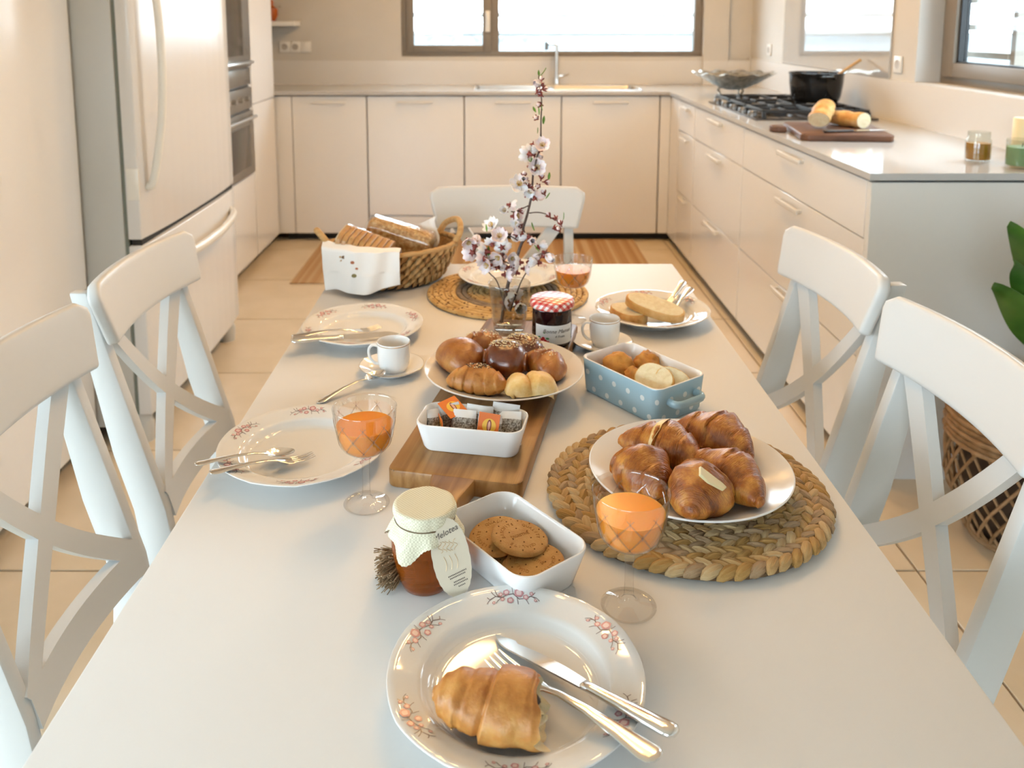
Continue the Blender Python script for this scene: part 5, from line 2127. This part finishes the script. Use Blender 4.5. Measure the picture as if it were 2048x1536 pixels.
loaf('packed_loaf', 'wrapped sliced toast loaf lying in the front of the basket', (-.300, 1.912, TH + .066), (R(18), R(16), R(-14)), .120, .074, .066, (TOAST, CRUMB), 9)
loaf('packed_loaf', 'wrapped oat-crusted loaf lying in the back of the basket', (-.232, 1.988, TH + .068), (R(-4), R(15), R(-8)), .155, .072, .066, (OATS, CRUMB))

LINEN = P('white_linen', (.84, .835, .82), .85, sheen=.2)
nk = thing('napkin', 'white linen napkin draped over the basket rim with a small motif', 'napkin')


def drape(u, v_):
    # u along the rim, v from inside the basket over the rim and down to the table
    ax = (-.392, 1.905)
    bx = (-.208, 1.862)
    x = ax[0] + (bx[0] - ax[0]) * u
    y = ax[1] + (bx[1] - ax[1]) * u
    bulge = math.sin(PI * u) * -.020
    stops_z = [(0, .820), (.22, .850), (.34, .846), (.62, .792), (1.0, .745)]
    z = interp(stops_z, v_)
    out = interp([(0, .020), (.22, -.006), (.36, -.032), (.7, -.034), (1, -.032)], v_)
    end = .024 * u * max(0, v_ - .3) / .7 + .010 * math.sin(u * 7 + 1) * max(0, v_ - .5)
    lift = .020 * (1 - u) * max(0, .4 - v_) * 2
    wob = .006 * math.sin(u * 9) * v_ + .003 * math.sin(u * 21 + v_ * 5)
    return (x + .012 * (1 - u) * v_, y + bulge + out + wob, max(z + end + lift, TH + .002))


v, f = solid_grid(36, 26, drape, .0016)
mk('cloth', v, f, LINEN, nk, ang=70)
mb = MB()
for (u, w_, r, k) in ((.30, .44, .0040, 0), (.42, .47, .0036, 1), (.47, .52, .0026, 1), (.43, .66, .0045, 2)):
    c = Vector(drape(u, w_)) + Vector((0, -.0016, .0004))
    mb.add([c + Vector((r * 1.3 * math.cos(q), -.0004, r * math.sin(q))) for q in [2 * PI * i / 10 for i in range(10)]], [tuple(range(10))], k)
mb.build('embroidered_motif', [P('thread_brown', (.20, .12, .07), .8), P('thread_rust', (.45, .16, .08), .8), P('thread_olive', (.22, .20, .09), .8)], nk, smooth=False)
nk2 = thing('napkin', 'white napkin corner standing up behind the oat loaf', 'napkin')
v, f = solid_grid(16, 14, lambda u, w_: (-.188 + .050 * u + .006 * math.sin(w_ * 6), 2.025 - .012 * u + .006 * math.sin(u * 6 + w_ * 3), .812 + (.050 + .024 * u) * w_), .0016)
mk('cloth', v, f, LINEN, nk2, ang=70)
# ================================================================== on the worktop
WZ = .925
hb = thing('gas_hob', 'black gas hob with cast iron grates in the white worktop', 'hob', (1.385, 4.08, WZ))
mk('glass_plate', *box_vf(-.265, .265, -.41, .41, .0002, .008, .002), P('hob_plate', (.05, .045, .042), .15), hb)
for gx, gy in ((-.13, -.27), (.13, -.27), (-.13, .27), (.13, .27), (0, 0)):
    bu = mk('burner', *lathe_vf([(.045, .008), (.045, .018), (.038, .022), (.036, .028), (.020, .030), (1e-4, .030)], 28), BLACKM, hb, (gx, gy, 0))
    mk('burner_cap', *lathe_vf([(.030, .030), (.031, .034), (.027, .037), (1e-4, .038)], 28), BLACKM, bu)
for gy in (-.27, 0, .27):
    mb = MB()
    x0, x1, y0, y1 = -.225, .225, gy - .125, gy + .125
    for y in (y0, y1):
        mb.box(x0, x1, y - .006, y + .006, .030, .044, b=.002)
    for x in (x0, 0, x1):
        mb.box(x - .006, x + .006, y0, y1, .030, .044, b=.002)
    for cx in (-.13, .13):
        mb.box(cx - .085, cx - .03, gy - .005, gy + .005, .032, .046, b=.002).box(cx + .03, cx + .085, gy - .005, gy + .005, .032, .046, b=.002)
        mb.box(cx - .005, cx + .005, gy - .12, gy - .03, .032, .046, b=.002).box(cx - .005, cx + .005, gy + .03, gy + .12, .032, .046, b=.002)
    for x in (x0, x1):
        for y in (y0, y1):
            mb.box(x - .008, x + .008, y - .008, y + .008, .008, .034, b=.002)
    mb.build('grate', BLACKM, hb)
for k in range(5):
    mk('knob', *lathe_vf([(.020, .008), (.019, .026), (.016, .030), (1e-4, .030)], 20), P('knob_steel', (.25, .25, .25), .3, .8), hb, (-.245, -.30 + .15 * k, 0))

pt = thing('cooking_pot', 'glossy black cooking pot standing on the gas hob', 'pot', (1.515, 4.05, WZ + .046))
mk('vessel', *lathe_vf([(1e-4, 0), (.095, 0), (.104, .006), (.112, .03), (.120, .085), (.1225, .128), (.126, .134), (.126, .138), (.121, .138), (.1195, .128), (.117, .085), (.109, .03), (.10, .010), (1e-4, .008)], 64), BLACKG, pt, ang=50)
for s in (-1, 1):
    pts = catmull([(s * .118, -.035, .115), (s * .145, -.03, .122), (s * .150, 0, .123), (s * .145, .03, .122), (s * .118, .035, .115)], 6)
    mk('handle', *tube_vf(pts, .006, 8), BLACKG, pt, rot=(0, 0, R(90)))
sp_ = thing('wooden_spoon', 'wooden spoon leaning out of the black pot', 'spoon', (1.46, 4.0, WZ + .08))
mk('shaft', *tube_vf([(0, 0, 0), (.12, 0, .085), (.232, -.01, .165)], [.006, .0062, .0075], 10), P('spoon_wood', (.58, .38, .18), .6), sp_)
mk('bowl', *lump_vf(.03, .022, .008, 4, .02), MATS['spoon_wood'], sp_, (-.01, 0, -.012), (0, R(35), 0))

# pressed glass / silver footed bowl
m, nt, b, N, L = node_mat('antique_silver')
b.inputs['Metallic'].default_value = .85
b.inputs['Roughness'].default_value = .35
tc = N('ShaderNodeTexCoord')
nz = N('ShaderNodeTexNoise')
nz.inputs['Scale'].default_value = 45
nz.inputs['Detail'].default_value = 5
L(tc.outputs['Object'], nz.inputs['Vector'])
L(ramp(nt, nz.outputs[0], [(.35, (.24, .23, .19)), (.62, (.58, .56, .50))]), b.inputs['Base Color'])
bw = thing('footed_bowl', 'wide antique silver bowl on little scroll feet beside the hob', 'bowl', (1.335, 4.80, WZ))
mk('dish', *lathe_vf([(1e-4, .042), (.04, .044), (.075, .055), (.13, .080), (.185, .115), (.222, .133), (.225, .136), (.221, .139), (.18, .121), (.13, .088), (.07, .064), (1e-4, .050)], 72,
                     lambda r, z, a, i: (r * (1 + (.04 if r > .17 else .012) * math.sin(12 * a)), z + (.006 * math.sin(12 * a) if r > .17 else 0))), m, bw, ang=70)
for k in range(3):
    a = 2 * PI * k / 3 + .9
    c, s = math.cos(a), math.sin(a)
    pts = catmull([(c * .055, s * .055, .058), (c * .085, s * .085, .045), (c * .070, s * .070, .022), (c * .088, s * .088, .004), (c * .098, s * .098, .010)], 6)
    mk('foot', *tube_vf(pts, .0055, 8), m, bw)

# chopping board with baguette
m, nt, b, N, L = node_mat('walnut')
tc = N('ShaderNodeTexCoord')
mp = N('ShaderNodeMapping')
mp.inputs['Scale'].default_value = (3, 30, 10)
L(tc.outputs['Object'], mp.inputs[0])
nz = N('ShaderNodeTexNoise')
nz.inputs['Scale'].default_value = 1.5
nz.inputs['Detail'].default_value = 5
L(mp.outputs[0], nz.inputs['Vector'])
L(ramp(nt, nz.outputs[0], [(.32, (.07, .028, .014)), (.66, (.17, .075, .04))]), b.inputs['Base Color'])
b.inputs['Roughness'].default_value = .45
cb = thing('chopping_board', 'dark walnut chopping board with a rounded handle on the worktop', 'board', (0, 0, WZ + .0003))
mk('board', *prism_vf([(1.095, 3.05), (1.115, 3.025), (1.395, 2.995), (1.412, 3.01), (1.475, 3.37), (1.462, 3.39), (1.17, 3.42), (1.15, 3.40)], 0, .024, .004, 2), m, cb)
mk('handle', *prism_vf([(1.125, 3.345), (1.095, 3.335), (1.072, 3.325), (1.062, 3.30), (1.066, 3.272), (1.085, 3.258), (1.115, 3.25)], .001, .0235, .004, 2), m, cb)


def half_baguette(lab, loc, rot, L_, r, seed):
    t = thing('baguette_half', lab, 'bread', loc, rot, 'cut baguette halves on the walnut board')
    v = []
    n, k = 30, 24
    for i in range(n):
        u = i / (n - 1)
        rr = r * (1 if u < .65 else max(.08, 1 - ((u - .65) / .35) ** 2.4)) * (1 + .06 * math.sin(u * 16))
        for j in range(k):
            a = 2 * PI * j / k
            v.append((u * L_, math.cos(a) * rr * 1.15, math.sin(a) * rr * .85 + r * .85))
    f = [(i * k + j, i * k + (j + 1) % k, (i + 1) * k + (j + 1) % k, (i + 1) * k + j) for i in range(n - 1) for j in range(k)]
    f.append(tuple((n - 1) * k + j for j in range(k)))
    mk('crust', v, f, BAG, t, ang=60)
    mk('crumb_face', [(-.0005 + .002 * noise.noise(Vector((j, seed, 0))), p[1] * .97, p[2]) for j, p in enumerate(v[:k])], [tuple(range(k))[::-1]], CRUMB, t, smooth=False)
    return t


half_baguette('baguette half leaning up on the other half, white cut face forward', (1.215, 3.20, WZ + .030), (0, R(-16), R(60)), .19, .034, 1)
half_baguette('baguette half lying flat on the walnut board', (1.385, 3.205, WZ + .0245), (0, 0, R(118)), .17, .034, 2)
kn = cutlery('bread_knife', 'bread knife with a dark handle on the walnut board', knife(), (1.185, 3.075, WZ + .030), (1.44, 3.13, WZ + .028), .205, 'knife', R(90) * 0)
for c in kn.children:
    if c.name.startswith('handle'):
        c.data.materials[0] = P('dark_handle', (.06, .05, .045), .4)

JG = thin_glass('jar_glass', (.93, .94, .92), 1.5)
aj = thing('amber_jar', 'small glass jar of amber jelly on the worktop end', 'jar', (1.470, 2.585, WZ + .0003))
mk('glass', *lathe_vf([(1e-4, .0), (.030, .0), (.0355, .003), (.0362, .012), (.0362, .060), (.0345, .068), (.0312, .073), (.0312, .092), (.0300, .092), (.0300, .074), (.034, .062), (.034, .008), (1e-4, .005)], 48), JG, aj, ang=60)
m, nt, b, N, L = node_mat('amber_jelly')
b.inputs['Base Color'].default_value = (.42, .20, .02, 1)
b.inputs['Roughness'].default_value = .1
b.inputs['Subsurface Weight'].default_value = .5
b.inputs['Subsurface Radius'].default_value = (1, .5, .1)
b.inputs['Subsurface Scale'].default_value = .015
mk('jelly', *lathe_vf([(1e-4, .0055), (.0334, .0085), (.0336, .058), (1e-4, .0585)], 40), m, aj, ang=50)
gc = thing('green_candle', 'green candle in a clear glass on the worktop end', 'candle', (1.537, 2.478, WZ + .0003))
mk('glass', *lathe_vf([(1e-4, .0), (.040, .0), (.0415, .003), (.0418, .083), (.0402, .083), (.0398, .008), (1e-4, .007)], 48), JG, gc, ang=60)
mk('wax', *lathe_vf([(1e-4, .0085), (.0392, .0085), (.0394, .060), (.037, .0612), (1e-4, .0605)], 40), P('green_wax', (.20, .33, .14), .5, sss=.3), gc, ang=50)
mk('wick', *tube_vf([(0, 0, .06), (.002, 0, .072)], .0012, 6), BLACKM, gc)
cc = thing('cream_candle', 'cream pillar candle behind the green candle glass', 'candle', (1.655, 2.66, WZ + .0003))
mk('wax', *lathe_vf([(1e-4, 0), (.035, 0), (.0355, .002), (.0355, .122), (.033, .125), (1e-4, .121)], 40), P('cream_wax', (.80, .70, .44), .5, sss=.3), cc, ang=50)
mk('wick', *tube_vf([(0, 0, .12), (.001, 0, .134)], .0012, 6), BLACKM, cc)

# ================================================================== plant in a rattan basket, right edge
RAT = [P('rattan_%d' % k, c, .7, col2=c2, scale=40, bump=.4, bscale=200) for k, (c, c2) in enumerate([((.30, .17, .08), (.40, .25, .13)), ((.22, .12, .05), (.32, .19, .09))])]
pp = thing('rattan_planter', 'open-weave rattan basket holding the potted plant', 'planter', (1.385, 2.10, 0))


def pr(z):
    return interp([(0, .120), (.06, .150), (.16, .185), (.30, .190), (.40, .175)], z)


NR = 26
for k in range(NR):
    for s in (-1, 1):
        a0 = 2 * PI * k / NR
        pts = []
        for i in range(12):
            z = .015 + .26 * i / 11
            a = a0 + s * .9 * i / 11
            r = pr(z) + .002 * s
            pts.append((r * math.cos(a), r * math.sin(a), z))
        mk('cane', *tube_vf(pts, .0042, 6), RAT[k % 2], pp)
for i, z in enumerate([.008, .02] + [.275 + .0145 * q for q in range(9)]):
    r = pr(z)
    mk('band', *lathe_vf([(r + .0075 * math.cos(q), z + .0078 * math.sin(q)) for q in [2 * PI * j / 8 for j in range(9)]], 60,
                         lambda rr, zz, a, ii: (rr * (1 + .012 * math.sin(34 * a + i * PI)), zz)), RAT[i % 2], pp)
mk('inner_pot', *lathe_vf([(1e-4, .006), (.105, .006), (.15, .14), (.165, .34), (.155, .34), (.14, .32), (1e-4, .32)], 40), P('pot_brown', (.06, .035, .02), .8), pp)
pl = thing('potted_plant', 'broad-leaved green plant at the right picture edge', 'plant', (1.385, 2.10, .32))
GREEN = P('broad_leaf', (.045, .13, .022), .35, col2=(.08, .20, .03), scale=10)


def big_leaf(base, tip, width, sag, tw):
    B, T_ = Vector(base), Vector(tip)
    d = T_ - B
    side = d.cross(Vector((0, 0, 1)))
    side = side.normalized() if side.length > 1e-5 else Vector((1, 0, 0))
    side = (Matrix.Rotation(tw, 3, d.normalized()) @ side)
    nrm = side.cross(d).normalized()

    def fn(u, w_):
        p = B + d * u + Vector((0, 0, sag * math.sin(PI * u)))
        hw = width * math.sin(PI * (.04 + .94 * u ** .8)) ** .9
        s = 2 * w_ - 1
        return p + side * (s * hw) + nrm * (.25 * hw * s * s + .01 * math.sin(u * 9 + s))
    return solid_grid(18, 7, fn, .0012)


stem_tops = []
mb = MB()
leaves = [((.02, -.05, .16), (-.245, -.20, .428), .050, .03, .5), ((.02, -.04, .28), (-.215, -.19, .570), .045, .03, .4), ((.0, -.02, .22), (-.20, -.20, .485), .035, .02, .9),
          ((.0, 0, .30), (.16, -.16, .62), .05, .04, .2), ((0, 0, .30), (.24, .02, .52), .05, .05, .3), ((0, 0, .24), (.10, .10, .60), .05, .03, .1), ((0, 0, .26), (.05, -.22, .50), .05, .04, .4), ((0, 0, .2), (.22, -.14, .34), .05, .04, .4)]
for bs_, tp_, w_, sg, twi in leaves:
    lf = mk('leaf', *big_leaf(bs_, tp_, w_, sg, twi), GREEN, pl, ang=70)
    mk('stem', *tube_vf(catmull([(0, 0, 0), (bs_[0] * .6, bs_[1] * .6, bs_[2] * .6), bs_], 5), .004, 7), P('plant_stem', (.10, .16, .05), .6), lf)
mk('soil', *lathe_vf([(1e-4, .004), (.139, .002)], 32), P('soil', (.03, .02, .014), .95), pl)
